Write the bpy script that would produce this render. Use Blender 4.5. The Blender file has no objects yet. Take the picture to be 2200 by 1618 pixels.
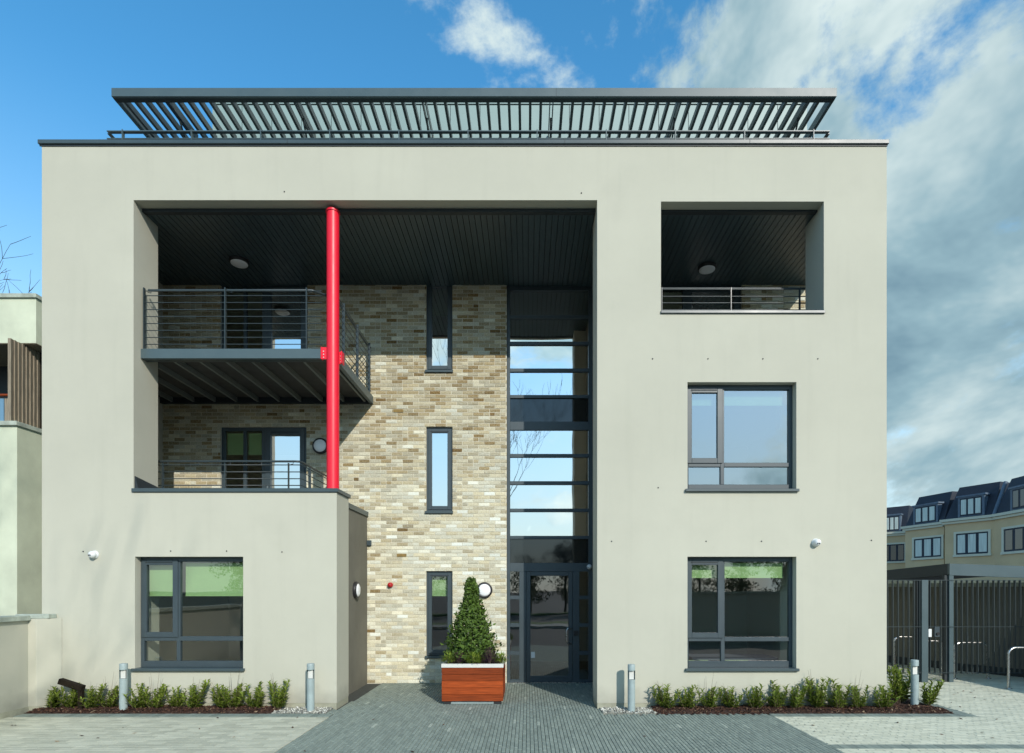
import bpy, math, random
from mathutils import Vector, Matrix
R = math.radians
random.seed(7)

# ------------------------------------------------------------------ camera, sky, sun, exposure
F, D, H, VX, VY = 1220.0, 9.24, 1.953, 1134.0, 1265.0     # focal (px of a 2200 px wide frame), distance, eye height, vanishing point
scene = bpy.context.scene
C = scene.collection
cam_d = bpy.data.cameras.new('camera'); cam = bpy.data.objects.new('camera', cam_d); C.objects.link(cam)
cam.location = (0, -D, H); cam.rotation_euler = (R(90), 0, 0)
cam_d.sensor_width = 36; cam_d.lens = 36 * F / 2200
cam_d.shift_x = -(VX - 1100) / 2200; cam_d.shift_y = (VY - 809) / 2200
cam_d.clip_end = 2000; cam_d.clip_start = 0.05
scene.camera = cam
SUN = Vector((.476, -1, .60)).normalized()                # towards the sun
SUN_EL = math.asin(SUN.z); SUN_AZ = math.atan2(SUN.x, SUN.y)
sd = bpy.data.lights.new('sun', 'SUN'); sd.energy = 2.1; sd.angle = R(.53); sd.color = (1, .945, .86)
so = bpy.data.objects.new('sun', sd); C.objects.link(so)
so.location = (20, -40, 30); so.rotation_euler = (-SUN).to_track_quat('-Z', 'Y').to_euler()
world = bpy.data.worlds.new('World'); scene.world = world; world.use_nodes = True
vs = scene.view_settings; vs.view_transform = 'Standard'; vs.look = 'None'; vs.gamma = 1; vs.exposure = 0.92; vs.use_curve_mapping = False

def build_world():
    nt = world.node_tree; n = nt.nodes; l = nt.links; n.clear()
    out = n.new('ShaderNodeOutputWorld')
    sky = n.new('ShaderNodeTexSky'); sky.sky_type = 'NISHITA'; sky.sun_disc = False
    sky.sun_elevation = SUN_EL; sky.sun_rotation = SUN_AZ
    sky.air_density = 1.0; sky.dust_density = 0.1; sky.ozone_density = 1.6; sky.altitude = 50
    hs = n.new('ShaderNodeHueSaturation'); hs.inputs['Saturation'].default_value = 1.32; hs.inputs['Hue'].default_value = .488
    l.new(sky.outputs[0], hs.inputs['Color'])
    b1 = n.new('ShaderNodeBackground'); b1.inputs[1].default_value = .14; l.new(hs.outputs[0], b1.inputs[0])
    tc = n.new('ShaderNodeTexCoord'); sep = n.new('ShaderNodeSeparateXYZ'); l.new(tc.outputs['Generated'], sep.inputs[0])
    def math_(op, a, b=None, c=None, clamp=False):
        m = n.new('ShaderNodeMath'); m.operation = op; m.use_clamp = clamp
        for i, v in enumerate((a, b, c)):
            if v is None: continue
            if isinstance(v, (int, float)): m.inputs[i].default_value = v
            else: l.new(v, m.inputs[i])
        return m.outputs[0]
    mp = n.new('ShaderNodeMapping'); mp.inputs['Scale'].default_value = (1.0, 1.0, 1.35); mp.inputs['Location'].default_value = CLOUD_LOC; mp.inputs['Rotation'].default_value = (0, R(24), 0)
    l.new(tc.outputs['Generated'], mp.inputs[0])
    def cloud(off, detail):
        v = n.new('ShaderNodeVectorMath'); v.operation = 'ADD'; l.new(mp.outputs[0], v.inputs[0]); v.inputs[1].default_value = off
        t = n.new('ShaderNodeTexNoise'); t.inputs['Scale'].default_value = 2.1; t.inputs['Detail'].default_value = detail; t.inputs['Roughness'].default_value = .60; t.inputs['Distortion'].default_value = .3
        l.new(v.outputs[0], t.inputs['Vector']); return t.outputs['Fac']
    # a cloud bank that thickens towards the east (+x), thin in the west
    bias = math_('MULTIPLY', sep.outputs[0], .16)
    cov = math_('ADD', cloud((0, 0, 0), 10), bias)
    mr = n.new('ShaderNodeMapRange'); mr.interpolation_type = 'SMOOTHSTEP'; mr.inputs[1].default_value = .503; mr.inputs[2].default_value = .585
    l.new(cov, mr.inputs[0])
    # shaded undersides: the cloud field sampled again a little towards the sun
    den = math_('ADD', cloud((.07, -.12, .10), 6), bias)
    ramp = n.new('ShaderNodeValToRGB'); e = ramp.color_ramp.elements
    e[0].position = .46; e[0].color = (.38, .45, .45, 1); e[1].position = .74; e[1].color = (.055, .115, .165, 1)
    m1 = e.new(.60); m1.color = (.165, .255, .295, 1)
    l.new(den, ramp.inputs[0])
    b2 = n.new('ShaderNodeBackground'); l.new(ramp.outputs[0], b2.inputs[0])
    dt = n.new('ShaderNodeVectorMath'); dt.operation = 'DOT_PRODUCT'; l.new(tc.outputs['Generated'], dt.inputs[0]); dt.inputs[1].default_value = SUN
    l.new(math_('ADD', math_('MULTIPLY', math_('POWER', math_('MAXIMUM', dt.outputs['Value'], 0.0), 2.0), .9), 1.0), b2.inputs[1])   # forward scattering: clouds shine towards the sun
    mx = n.new('ShaderNodeMixShader'); l.new(mr.outputs[0], mx.inputs[0]); l.new(b1.outputs[0], mx.inputs[1]); l.new(b2.outputs[0], mx.inputs[2])
    # pale veil of thin cloud low over the whole horizon
    vr = n.new('ShaderNodeMapRange'); vr.interpolation_type = 'SMOOTHSTEP'; vr.inputs[1].default_value = .62; vr.inputs[2].default_value = -.05; vr.inputs[3].default_value = 0; vr.inputs[4].default_value = .93
    l.new(sep.outputs[2], vr.inputs[0])
    b3 = n.new('ShaderNodeBackground'); b3.inputs[0].default_value = (.36, .45, .475, 1)
    mv = n.new('ShaderNodeMixShader'); l.new(vr.outputs[0], mv.inputs[0]); l.new(b1.outputs[0], mv.inputs[1]); l.new(b3.outputs[0], mv.inputs[2])
    l.new(mv.outputs[0], mx.inputs[1]); l.new(mx.outputs[0], out.inputs[0])
CLOUD_LOC = (-5.2, 8.1, 3.3)
build_world()

# ------------------------------------------------------------------ photo pixel -> point on the plane at depth Y
def S(Y): return F / (D + Y)
def PX(px, Y=0): return (px - VX) / S(Y)
def PZ(py, Y=0): return H + (VY - py) / S(Y)

# ------------------------------------------------------------------ materials
MATS = {}
def mat(name, col, rough=.6, metal=0, noise=0, nscale=6, bump=0, bscale=120, spec=.5, coat=0, streak=0, tonemul=False, dirt=False):
    m = bpy.data.materials.new(name); m.use_nodes = True; MATS[name] = m
    nt = m.node_tree; n = nt.nodes; l = nt.links; b = n['Principled BSDF']
    b.inputs['Base Color'].default_value = (*col, 1); b.inputs['Roughness'].default_value = rough
    b.inputs['Metallic'].default_value = metal; b.inputs['Specular IOR Level'].default_value = spec
    if coat: b.inputs['Coat Weight'].default_value = coat; b.inputs['Coat Roughness'].default_value = .08
    geo = n.new('ShaderNodeNewGeometry')
    if noise:
        t = n.new('ShaderNodeTexNoise'); t.inputs['Scale'].default_value = nscale; t.inputs['Detail'].default_value = 7; t.inputs['Roughness'].default_value = .62
        if streak:
            mp = n.new('ShaderNodeMapping'); mp.inputs['Scale'].default_value = streak; l.new(geo.outputs['Position'], mp.inputs[0]); l.new(mp.outputs[0], t.inputs['Vector'])
        else: l.new(geo.outputs['Position'], t.inputs['Vector'])
        r = n.new('ShaderNodeValToRGB'); e = r.color_ramp.elements
        e[0].position = .32; e[0].color = (*[c * (1 - noise) for c in col], 1); e[1].position = .68; e[1].color = (*[min(1, c * (1 + noise)) for c in col], 1)
        l.new(t.outputs['Fac'], r.inputs[0]); colout = r.outputs[0]
        if tonemul:
            at = n.new('ShaderNodeAttribute'); at.attribute_name = 'tone'
            ma = n.new('ShaderNodeMath'); ma.operation = 'MULTIPLY_ADD'; l.new(at.outputs['Fac'], ma.inputs[0]); ma.inputs[1].default_value = 1.0; ma.inputs[2].default_value = .5
            vm = n.new('ShaderNodeVectorMath'); vm.operation = 'SCALE'; l.new(colout, vm.inputs[0]); l.new(ma.outputs[0], vm.inputs['Scale']); colout = vm.outputs[0]
        if dirt:                                            # rain streaks down the render and mud splash at its foot
            def msk(scale, ns, lo, hi, amt):
                m1 = n.new('ShaderNodeMapping'); m1.inputs['Scale'].default_value = scale; l.new(geo.outputs['Position'], m1.inputs[0])
                t1 = n.new('ShaderNodeTexNoise'); t1.inputs['Scale'].default_value = ns; t1.inputs['Detail'].default_value = 6; l.new(m1.outputs[0], t1.inputs['Vector'])
                q = n.new('ShaderNodeMapRange'); q.inputs[1].default_value = lo; q.inputs[2].default_value = hi; q.inputs[3].default_value = 1; q.inputs[4].default_value = 1 - amt; l.new(t1.outputs['Fac'], q.inputs[0]); return q.outputs[0]
            f1 = msk((3, 3, .22), 1.7, .55, .82, .05); f2 = msk((1, 1, 1), .55, .4, .7, .07)
            sx = n.new('ShaderNodeSeparateXYZ'); l.new(geo.outputs['Position'], sx.inputs[0])
            t3 = n.new('ShaderNodeTexNoise'); t3.inputs['Scale'].default_value = 4; t3.inputs['Detail'].default_value = 8; l.new(geo.outputs['Position'], t3.inputs['Vector'])
            ma = n.new('ShaderNodeMath'); ma.operation = 'MULTIPLY_ADD'; l.new(t3.outputs['Fac'], ma.inputs[0]); ma.inputs[1].default_value = -.55; l.new(sx.outputs[2], ma.inputs[2])
            q3 = n.new('ShaderNodeMapRange'); q3.inputs[1].default_value = -.25; q3.inputs[2].default_value = .12; q3.inputs[3].default_value = .72; q3.inputs[4].default_value = 1; l.new(ma.outputs[0], q3.inputs[0])
            p1 = n.new('ShaderNodeMath'); p1.operation = 'MULTIPLY'; l.new(f1, p1.inputs[0]); l.new(f2, p1.inputs[1])
            p2 = n.new('ShaderNodeMath'); p2.operation = 'MULTIPLY'; l.new(p1.outputs[0], p2.inputs[0]); l.new(q3.outputs[0], p2.inputs[1])
            vm = n.new('ShaderNodeVectorMath'); vm.operation = 'SCALE'; l.new(colout, vm.inputs[0]); l.new(p2.outputs[0], vm.inputs['Scale']); colout = vm.outputs[0]
        l.new(colout, b.inputs['Base Color'])
        rr = n.new('ShaderNodeMapRange'); rr.inputs[3].default_value = max(.03, rough - .12); rr.inputs[4].default_value = min(1, rough + .12)
        l.new(t.outputs['Fac'], rr.inputs[0]); l.new(rr.outputs[0], b.inputs['Roughness'])
    if bump:
        t2 = n.new('ShaderNodeTexNoise'); t2.inputs['Scale'].default_value = bscale; t2.inputs['Detail'].default_value = 5; l.new(geo.outputs['Position'], t2.inputs['Vector'])
        bp = n.new('ShaderNodeBump'); bp.inputs['Strength'].default_value = bump; bp.inputs['Distance'].default_value = .01; l.new(t2.outputs['Fac'], bp.inputs['Height']); l.new(bp.outputs[0], b.inputs['Normal'])
    return m
def mat_tone(name, stops, rough=.8, bump=.5, bscale=60, mottle=.25, mscale=40, spec=.3, hue=False):
    """colour from the per-piece 'tone' attribute, mottled by noise"""
    m = bpy.data.materials.new(name); m.use_nodes = True; MATS[name] = m
    nt = m.node_tree; n = nt.nodes; l = nt.links; b = n['Principled BSDF']
    b.inputs['Roughness'].default_value = rough; b.inputs['Specular IOR Level'].default_value = spec
    a = n.new('ShaderNodeAttribute'); a.attribute_name = 'tone'
    geo = n.new('ShaderNodeNewGeometry')
    t = n.new('ShaderNodeTexNoise'); t.inputs['Scale'].default_value = mscale; t.inputs['Detail'].default_value = 6; t.inputs['Roughness'].default_value = .65; l.new(geo.outputs['Position'], t.inputs['Vector'])
    sub = n.new('ShaderNodeMath'); sub.operation = 'MULTIPLY_ADD'; l.new(t.outputs['Fac'], sub.inputs[0]); sub.inputs[1].default_value = mottle; l.new(a.outputs['Fac'], sub.inputs[2])
    s2 = n.new('ShaderNodeMath'); s2.operation = 'SUBTRACT'; l.new(sub.outputs[0], s2.inputs[0]); s2.inputs[1].default_value = mottle * .5
    r = n.new('ShaderNodeValToRGB'); e = r.color_ramp.elements
    e[0].position = stops[0][0]; e[0].color = (*stops[0][1], 1); e[1].position = stops[-1][0]; e[1].color = (*stops[-1][1], 1)
    for p, c in stops[1:-1]:
        q = e.new(p); q.color = (*c, 1)
    l.new(s2.outputs[0], r.inputs[0]); colout = r.outputs[0]
    if hue:                                                # some pieces lean grey, others ochre
        wn = n.new('ShaderNodeTexWhiteNoise'); wn.noise_dimensions = '1D'; l.new(a.outputs['Fac'], wn.inputs['W'])
        mc = n.new('ShaderNodeMix'); mc.data_type = 'RGBA'; l.new(wn.outputs['Value'], mc.inputs[0]); mc.inputs[6].default_value = (1.03, .99, .88, 1); mc.inputs[7].default_value = (.93, .99, 1.06, 1)
        vm = n.new('ShaderNodeVectorMath'); vm.operation = 'MULTIPLY'; l.new(colout, vm.inputs[0]); l.new(mc.outputs[2], vm.inputs[1]); colout = vm.outputs[0]
    l.new(colout, b.inputs['Base Color'])
    t2 = n.new('ShaderNodeTexNoise'); t2.inputs['Scale'].default_value = bscale; t2.inputs['Detail'].default_value = 6; l.new(geo.outputs['Position'], t2.inputs['Vector'])
    bp = n.new('ShaderNodeBump'); bp.inputs['Strength'].default_value = bump; bp.inputs['Distance'].default_value = .006; l.new(t2.outputs['Fac'], bp.inputs['Height']); l.new(bp.outputs[0], b.inputs['Normal'])
    return m
def mat_glass(name, f0, tint=(.86, .93, .9), wob=.0015, rcol=(1, .985, .96)):
    """flat glazing: Schlick reflectance, the same from both sides, over clear transmission"""
    m = bpy.data.materials.new(name); m.use_nodes = True; MATS[name] = m
    nt = m.node_tree; n = nt.nodes; l = nt.links; n.clear()
    out = n.new('ShaderNodeOutputMaterial'); geo = n.new('ShaderNodeNewGeometry')
    dp = n.new('ShaderNodeVectorMath'); dp.operation = 'DOT_PRODUCT'; l.new(geo.outputs['Incoming'], dp.inputs[0]); l.new(geo.outputs['True Normal'], dp.inputs[1])
    def mth(op, a, b):
        q = n.new('ShaderNodeMath'); q.operation = op
        for i, v in enumerate((a, b)):
            if isinstance(v, (int, float)): q.inputs[i].default_value = v
            else: l.new(v, q.inputs[i])
        return q.outputs[0]
    fac = mth('ADD', mth('MULTIPLY', mth('POWER', mth('SUBTRACT', 1.0, mth('ABSOLUTE', dp.outputs['Value'], 0)), 5.0), 1 - f0), f0)
    tr = n.new('ShaderNodeBsdfTransparent'); tr.inputs[0].default_value = (*tint, 1)
    gl = n.new('ShaderNodeBsdfGlossy'); gl.inputs['Roughness'].default_value = .006; gl.inputs['Color'].default_value = (*rcol, 1)
    t2 = n.new('ShaderNodeTexNoise'); t2.inputs['Scale'].default_value = 1.6; t2.inputs['Detail'].default_value = 1; l.new(geo.outputs['Position'], t2.inputs['Vector'])
    bp = n.new('ShaderNodeBump'); bp.inputs['Strength'].default_value = 1; bp.inputs['Distance'].default_value = wob; l.new(t2.outputs['Fac'], bp.inputs['Height']); l.new(bp.outputs[0], gl.inputs['Normal'])
    mx = n.new('ShaderNodeMixShader'); l.new(fac, mx.inputs[0]); l.new(tr.outputs[0], mx.inputs[1]); l.new(gl.outputs[0], mx.inputs[2]); l.new(mx.outputs[0], out.inputs[0])
    return m
def mat_leaf(name, c0, c1, rough=.35, trans=.25):
    m = bpy.data.materials.new(name); m.use_nodes = True; MATS[name] = m
    nt = m.node_tree; n = nt.nodes; l = nt.links; b = n['Principled BSDF']; out = n['Material Output']
    a = n.new('ShaderNodeAttribute'); a.attribute_name = 'tone'
    oi = n.new('ShaderNodeObjectInfo')
    ad = n.new('ShaderNodeMath'); ad.operation = 'MULTIPLY_ADD'; l.new(oi.outputs['Random'], ad.inputs[0]); ad.inputs[1].default_value = .2; l.new(a.outputs['Fac'], ad.inputs[2])
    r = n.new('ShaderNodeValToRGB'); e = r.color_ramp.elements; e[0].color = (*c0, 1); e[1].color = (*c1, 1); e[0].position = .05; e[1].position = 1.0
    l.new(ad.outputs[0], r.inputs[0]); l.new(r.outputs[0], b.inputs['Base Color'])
    b.inputs['Roughness'].default_value = rough; b.inputs['Specular IOR Level'].default_value = .28
    ts = n.new('ShaderNodeBsdfTranslucent'); l.new(r.outputs[0], ts.inputs[0])
    mx = n.new('ShaderNodeMixShader'); mx.inputs[0].default_value = trans; l.new(b.outputs[0], mx.inputs[1]); l.new(ts.outputs[0], mx.inputs[2]); l.new(mx.outputs[0], out.inputs[0])
    return m

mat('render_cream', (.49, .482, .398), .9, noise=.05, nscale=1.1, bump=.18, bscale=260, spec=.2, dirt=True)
mat('render_darkgrey', (.165, .16, .132), .9, noise=.12, nscale=1.6, bump=.18, bscale=240, spec=.2)  # darker paint of the porch side wall, reused on other walls
mat('plinth', (.33, .33, .25), .9, noise=.2, nscale=5, bump=.25, bscale=160)
mat('coping_metal', (.05, .073, .08), .38, noise=.08, nscale=1.2)
mat('steel_paint', (.066, .10, .11), .4, noise=.06, nscale=2)
mat('rail_paint', (.032, .046, .05), .38, noise=.06, nscale=5)
mat('frame_paint', (.043, .062, .072), .42, noise=.06, nscale=3)
mat('dark_trim', (.02, .028, .032), .6, noise=.1, nscale=4)
mat('red_paint', (.74, .010, .032), .42, noise=.05, nscale=3)
mat('soffit_board', (.044, .072, .082), .42, noise=.14, nscale=2.5, streak=(1, .25, 1))
mat('decking', (.05, .05, .048), .7, noise=.3, nscale=6)
mat('joist_steel', (.16, .18, .17), .5)
mat('mortar', (.62, .59, .48), .95, noise=.12, nscale=9, bump=.5, bscale=200)
mat('penthouse_panel', (.24, .33, .315), .5, noise=.05, nscale=1.5)
mat('white_plastic', (.72, .74, .74), .35)
mat('opal_lens', (.86, .88, .90), .28)
mat('black_plastic', (.018, .018, .02), .45)
mat('red_plastic', (.42, .01, .015), .35)
mat('stainless', (.55, .54, .52), .28, metal=1, noise=.1, nscale=20)
mat('galvanised', (.30, .37, .37), .48, noise=.1, nscale=9)
mat('rim_metal', (.62, .62, .58), .4, noise=.06, nscale=6)
mat('blind', (.29, .42, .18), .85, noise=.04, nscale=8)
mat('room_wall', (.58, .63, .54), .9)
mat('room_floor', (.16, .11, .07), .6)
mat('room_dark', (.06, .06, .06), .8)
mat('spandrel', (.010, .013, .014), .04, spec=.8)
mat('furniture', (.12, .13, .16), .6)
mat('timber_cladding', (.24, .20, .145), .8, noise=.35, nscale=9, streak=(7, 7, .5), bump=.3, bscale=90)
mat('timber_red', (.225, .040, .007), .55, noise=.35, nscale=7, streak=(.5, .5, 9), bump=.1, bscale=120, spec=.22, tonemul=True)
mat('neighbour_render', (.56, .60, .46), .92, noise=.12, nscale=1.5, bump=.35, bscale=120)
mat('stone_coping', (.36, .40, .34), .9, noise=.25, nscale=7, bump=.4, bscale=80)
mat('mansard_slate', (.016, .022, .036), .7, noise=.25, nscale=4, bump=.3, bscale=30)
mat('lead', (.10, .14, .19), .6, noise=.2, nscale=3)
mat('terrace_render', (.60, .45, .26), .95, noise=.08, nscale=.6)
mat('stucco_trim', (.62, .60, .47), .9)
mat('curtain_cloth', (.60, .66, .60), .9, noise=.2, nscale=3, streak=(6, 6, .2))
mat('soil', (.040, .020, .014), 1, noise=.4, nscale=30, bump=.8, bscale=90)
mat('asphalt', (.05, .05, .052), .9, noise=.25, nscale=20, bump=.4, bscale=200)
mat('joint_sand', (.045, .05, .045), 1, noise=.3, nscale=30)
mat('joint_light', (.20, .21, .18), 1, noise=.3, nscale=30)
mat('bark', (.045, .036, .028), .9, noise=.3, nscale=18, bump=.5, bscale=40)
mat('twig', (.10, .07, .045), .8)
mat('grass', (.06, .11, .025), .9, noise=.4, nscale=9)
mat('pavement_concrete', (.30, .30, .28), .9, noise=.15, nscale=5)
mat_glass('glass', .17)
mat_glass('glass_solar', .42, tint=(.6, .7, .72), wob=.002)
mat_glass('glass_mirror', .78, tint=(.6, .68, .68), wob=.002)
mat_glass('glass_door', .20, tint=(.45, .5, .52))
mat_tone('brick_face', [(0, (.13, .078, .028)), (.16, (.25, .18, .085)), (.34, (.36, .305, .20)), (.5, (.46, .415, .30)), (.66, (.58, .55, .43)), (.82, (.70, .68, .56)), (1, (.82, .81, .70))], rough=.9, bump=.8, bscale=70, mottle=.85, mscale=38, hue=True)
mat_tone('paver_dark', [(0, (.135, .162, .142)), (.45, (.215, .255, .224)), (.8, (.27, .315, .272)), (1, (.40, .44, .38))], rough=.75, bump=.5, bscale=90, mottle=.35, mscale=5)
mat_tone('paver_light', [(0, (.37, .38, .305)), (.5, (.485, .495, .395)), (1, (.59, .595, .48))], rough=.85, bump=.4, bscale=120, mottle=.5, mscale=3.5)
mat_tone('paver_grey', [(0, (.33, .335, .265)), (.5, (.44, .445, .355)), (1, (.55, .55, .44))], rough=.85, bump=.4, bscale=120, mottle=.6, mscale=2.5)
mat_tone('pebble', [(0, (.05, .055, .055)), (.4, (.22, .22, .19)), (.7, (.42, .41, .35)), (1, (.70, .70, .64))], rough=.7, bump=.2, mottle=.2)
mat_tone('mulch_chip', [(0, (.022, .011, .008)), (.6, (.075, .034, .022)), (.92, (.16, .085, .05)), (1, (.34, .26, .17))], rough=.9, bump=.4, mottle=.3)
mat_leaf('leaf_laurel', (.022, .045, .008), (.23, .30, .045), .45, .25)
mat_leaf('leaf_bay', (.012, .032, .008), (.115, .19, .03), .5, .2)
mat_leaf('leaf_fern', (.06, .12, .015), (.28, .36, .05), .5, .3)
mat_leaf('leaf_heather', (.012, .006, .012), (.11, .035, .085), .7, .15)
mat_leaf('leaf_evergreen', (.008, .018, .006), (.05, .085, .025), .5, .15)

# ------------------------------------------------------------------ mesh builder
class MB:
    def __init__(s): s.v = []; s.f = []; s.t = []; s.tone = .5; s.sm = []; s.smooth = False
    def add(s, vs, fs):
        o = len(s.v); s.v += [tuple(v) for v in vs]; s.f += [tuple(i + o for i in f) for f in fs]
        s.t += [s.tone] * len(fs); s.sm += [s.smooth] * len(fs); return s
    def box(s, x0, x1, y0, y1, z0, z1):
        if x0 > x1: x0, x1 = x1, x0
        if y0 > y1: y0, y1 = y1, y0
        if z0 > z1: z0, z1 = z1, z0
        return s.add([(x0, y0, z0), (x1, y0, z0), (x1, y1, z0), (x0, y1, z0), (x0, y0, z1), (x1, y0, z1), (x1, y1, z1), (x0, y1, z1)],
              [(0, 3, 2, 1), (4, 5, 6, 7), (0, 1, 5, 4), (1, 2, 6, 5), (2, 3, 7, 6), (3, 0, 4, 7)])
    def quad(s, a, b, c, d): return s.add([a, b, c, d], [(0, 1, 2, 3)])
    def prism(s, pts, z0, z1):
        n = len(pts); a = sum(pts[i][0] * pts[(i + 1) % n][1] - pts[(i + 1) % n][0] * pts[i][1] for i in range(n))
        if a < 0: pts = pts[::-1]
        vs = [(p[0], p[1], z0) for p in pts] + [(p[0], p[1], z1) for p in pts]
        fs = [tuple(range(n - 1, -1, -1)), tuple(range(n, 2 * n))] + [(i, (i + 1) % n, (i + 1) % n + n, i + n) for i in range(n)]
        return s.add(vs, fs)
    def tube(s, pts, rad, n=8, cap=True):
        pts = [Vector(p) for p in pts]; k = len(pts)
        rads = rad if isinstance(rad, (list, tuple)) else [rad] * k
        vs = []; up = None
        for i, p in enumerate(pts):
            d = (pts[min(i + 1, k - 1)] - pts[max(i - 1, 0)])
            if d.length < 1e-9: d = Vector((0, 0, 1))
            d.normalize()
            if up is None: up = Vector((0, 0, 1)) if abs(d.z) < .9 else Vector((1, 0, 0))
            a = d.cross(up)
            if a.length < 1e-6: a = d.orthogonal()
            a.normalize(); b = a.cross(d).normalized(); up = b
            for j in range(n):
                t = 2 * math.pi * j / n; vs.append(p + (a * math.cos(t) + b * math.sin(t)) * rads[i])
        fs = [(i * n + j, i * n + (j + 1) % n, (i + 1) * n + (j + 1) % n, (i + 1) * n + j) for i in range(k - 1) for j in range(n)]
        sm = s.smooth; s.smooth = True; s.add(vs, fs); s.smooth = sm
        if cap: s.add(vs[:n], [tuple(range(n))]); s.add(vs[-n:], [tuple(range(n - 1, -1, -1))])
        return s
    def lathe(s, prof, origin, axis=(0, 0, 1), n=20):
        """prof: (radius, height) pairs along axis"""
        ax = Vector(axis).normalized(); a = ax.orthogonal().normalized(); b = ax.cross(a); o = Vector(origin)
        vs = [o + ax * h + (a * math.cos(2 * math.pi * j / n) + b * math.sin(2 * math.pi * j / n)) * r for r, h in prof for j in range(n)]
        fs = [(i * n + j, i * n + (j + 1) % n, (i + 1) * n + (j + 1) % n, (i + 1) * n + j) for i in range(len(prof) - 1) for j in range(n)]
        sm = s.smooth; s.smooth = True; s.add(vs, fs); s.smooth = sm
        s.add(vs[:n], [tuple(range(n - 1, -1, -1))]); s.add(vs[-n:], [tuple(range(n))])
        return s
    def mesh(s, name):
        me = bpy.data.meshes.new(name); me.from_pydata(s.v, [], s.f); me.update()
        at = me.attributes.new('tone', 'FLOAT', 'FACE'); at.data.foreach_set('value', s.t)
        me.polygons.foreach_set('use_smooth', s.sm); return me
    def build(s, name, m, parent=None, kind=None, bevel=0, label=None, origin=None):
        if origin is not None: ox, oy, oz = origin; s.v = [(v[0] - ox, v[1] - oy, v[2] - oz) for v in s.v]
        me = s.mesh(name); me.materials.append(MATS[m])
        return link(name, me, parent, kind, bevel, label, origin)
def link(name, me, parent=None, kind=None, bevel=0, label=None, origin=None):
    o = bpy.data.objects.new(name, me); C.objects.link(o)
    if origin is not None: o.location = origin
    if parent is not None: o.parent = parent
    if kind: o['kind'] = kind
    if label: o['label'] = label
    if bevel:
        b = o.modifiers.new('bevel', 'BEVEL'); b.width = bevel; b.segments = 1; b.limit_method = 'ANGLE'; b.angle_limit = R(40)
    return o
def tag(o, label, cat, group=None):
    o['label'] = label; o['category'] = cat
    if group: o['group'] = group
    return o
def thing(name, label, cat, loc=(0, 0, 0), group=None, rz=0):
    o = bpy.data.objects.new(name, None); C.objects.link(o); o.location = loc; o.rotation_euler = (0, 0, rz); o.empty_display_size = .2
    return tag(o, label, cat, group)
def part_empty(name, parent):
    o = bpy.data.objects.new(name, None); C.objects.link(o); o.parent = parent; return o
def copy_tree(o, parent=None):
    c = o.copy(); C.objects.link(c); c.parent = parent
    for ch in list(o.children): copy_tree(ch, c)
    return c
def slab(xs, zs, empty, y0, y1):
    """a wall slab in the XZ plane with rectangular holes; empty = [(x0,x1,z0,z1)]"""
    X = sorted(set(xs + [v for e in empty for v in e[:2]])); Z = sorted(set(zs + [v for e in empty for v in e[2:]]))
    X = [x for x in X if xs[0] <= x <= xs[-1]]; Z = [z for z in Z if zs[0] <= z <= zs[-1]]
    def solid(i, j):
        if i < 0 or j < 0 or i >= len(X) - 1 or j >= len(Z) - 1: return False
        cx = (X[i] + X[i + 1]) / 2; cz = (Z[j] + Z[j + 1]) / 2
        return not any(e[0] < cx < e[1] and e[2] < cz < e[3] for e in empty)
    b = MB()
    for i in range(len(X) - 1):
        for j in range(len(Z) - 1):
            if not solid(i, j): continue
            a, c, d, e = X[i], X[i + 1], Z[j], Z[j + 1]
            b.quad((a, y0, d), (c, y0, d), (c, y0, e), (a, y0, e)); b.quad((c, y1, d), (a, y1, d), (a, y1, e), (c, y1, e))
            if not solid(i - 1, j): b.quad((a, y1, d), (a, y0, d), (a, y0, e), (a, y1, e))
            if not solid(i + 1, j): b.quad((c, y0, d), (c, y1, d), (c, y1, e), (c, y0, e))
            if not solid(i, j - 1): b.quad((a, y1, d), (c, y1, d), (c, y0, d), (a, y0, d))
            if not solid(i, j + 1): b.quad((a, y0, e), (c, y0, e), (c, y1, e), (a, y1, e))
    return b

# ------------------------------------------------------------------ key dimensions
XL, XR = PX(90), PX(1905)                # facade edges
TW = .61                                 # thickness of the frame wall
YB = 2.5                                 # brick plane
ZTOP = PZ(311)                           # top of render
XO0, XO1 = PX(287), PX(1283)             # big opening
ZO1 = PZ(430)                            # its head
XBOX = PX(723.5); ZBOX = PZ(1058)        # low box right edge and top
ZSOF = PZ(457, .24)                      # soffit
LX0, LX1, LZ0, LZ1 = PX(1420), PX(1770), PZ(674), PZ(433)
WR = (PX(1477), PX(1711))
W1 = (*WR, PZ(1057), PZ(821)); W2 = (*WR, PZ(1442), PZ(1196)); W3 = (PX(290), PX(522.5), PZ(1442), PZ(1196))
ZTER = 3.06; XD = PX(789, YB)            # terrace floor; dark side wall
XREC = -7.55; XREC1 = 1.42

# ================================================================== SETTING
def sheet(name, pts, z0, z1, m, kind='structure', parent=None):
    return MB().prism(pts, z0, z1).build(name, m, parent, kind)
g = MB().quad((-400, -400, -.14), (400, -400, -.14), (400, 400, -.14), (-400, 400, -.14)).build('ground', 'asphalt', None, 'structure')

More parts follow.
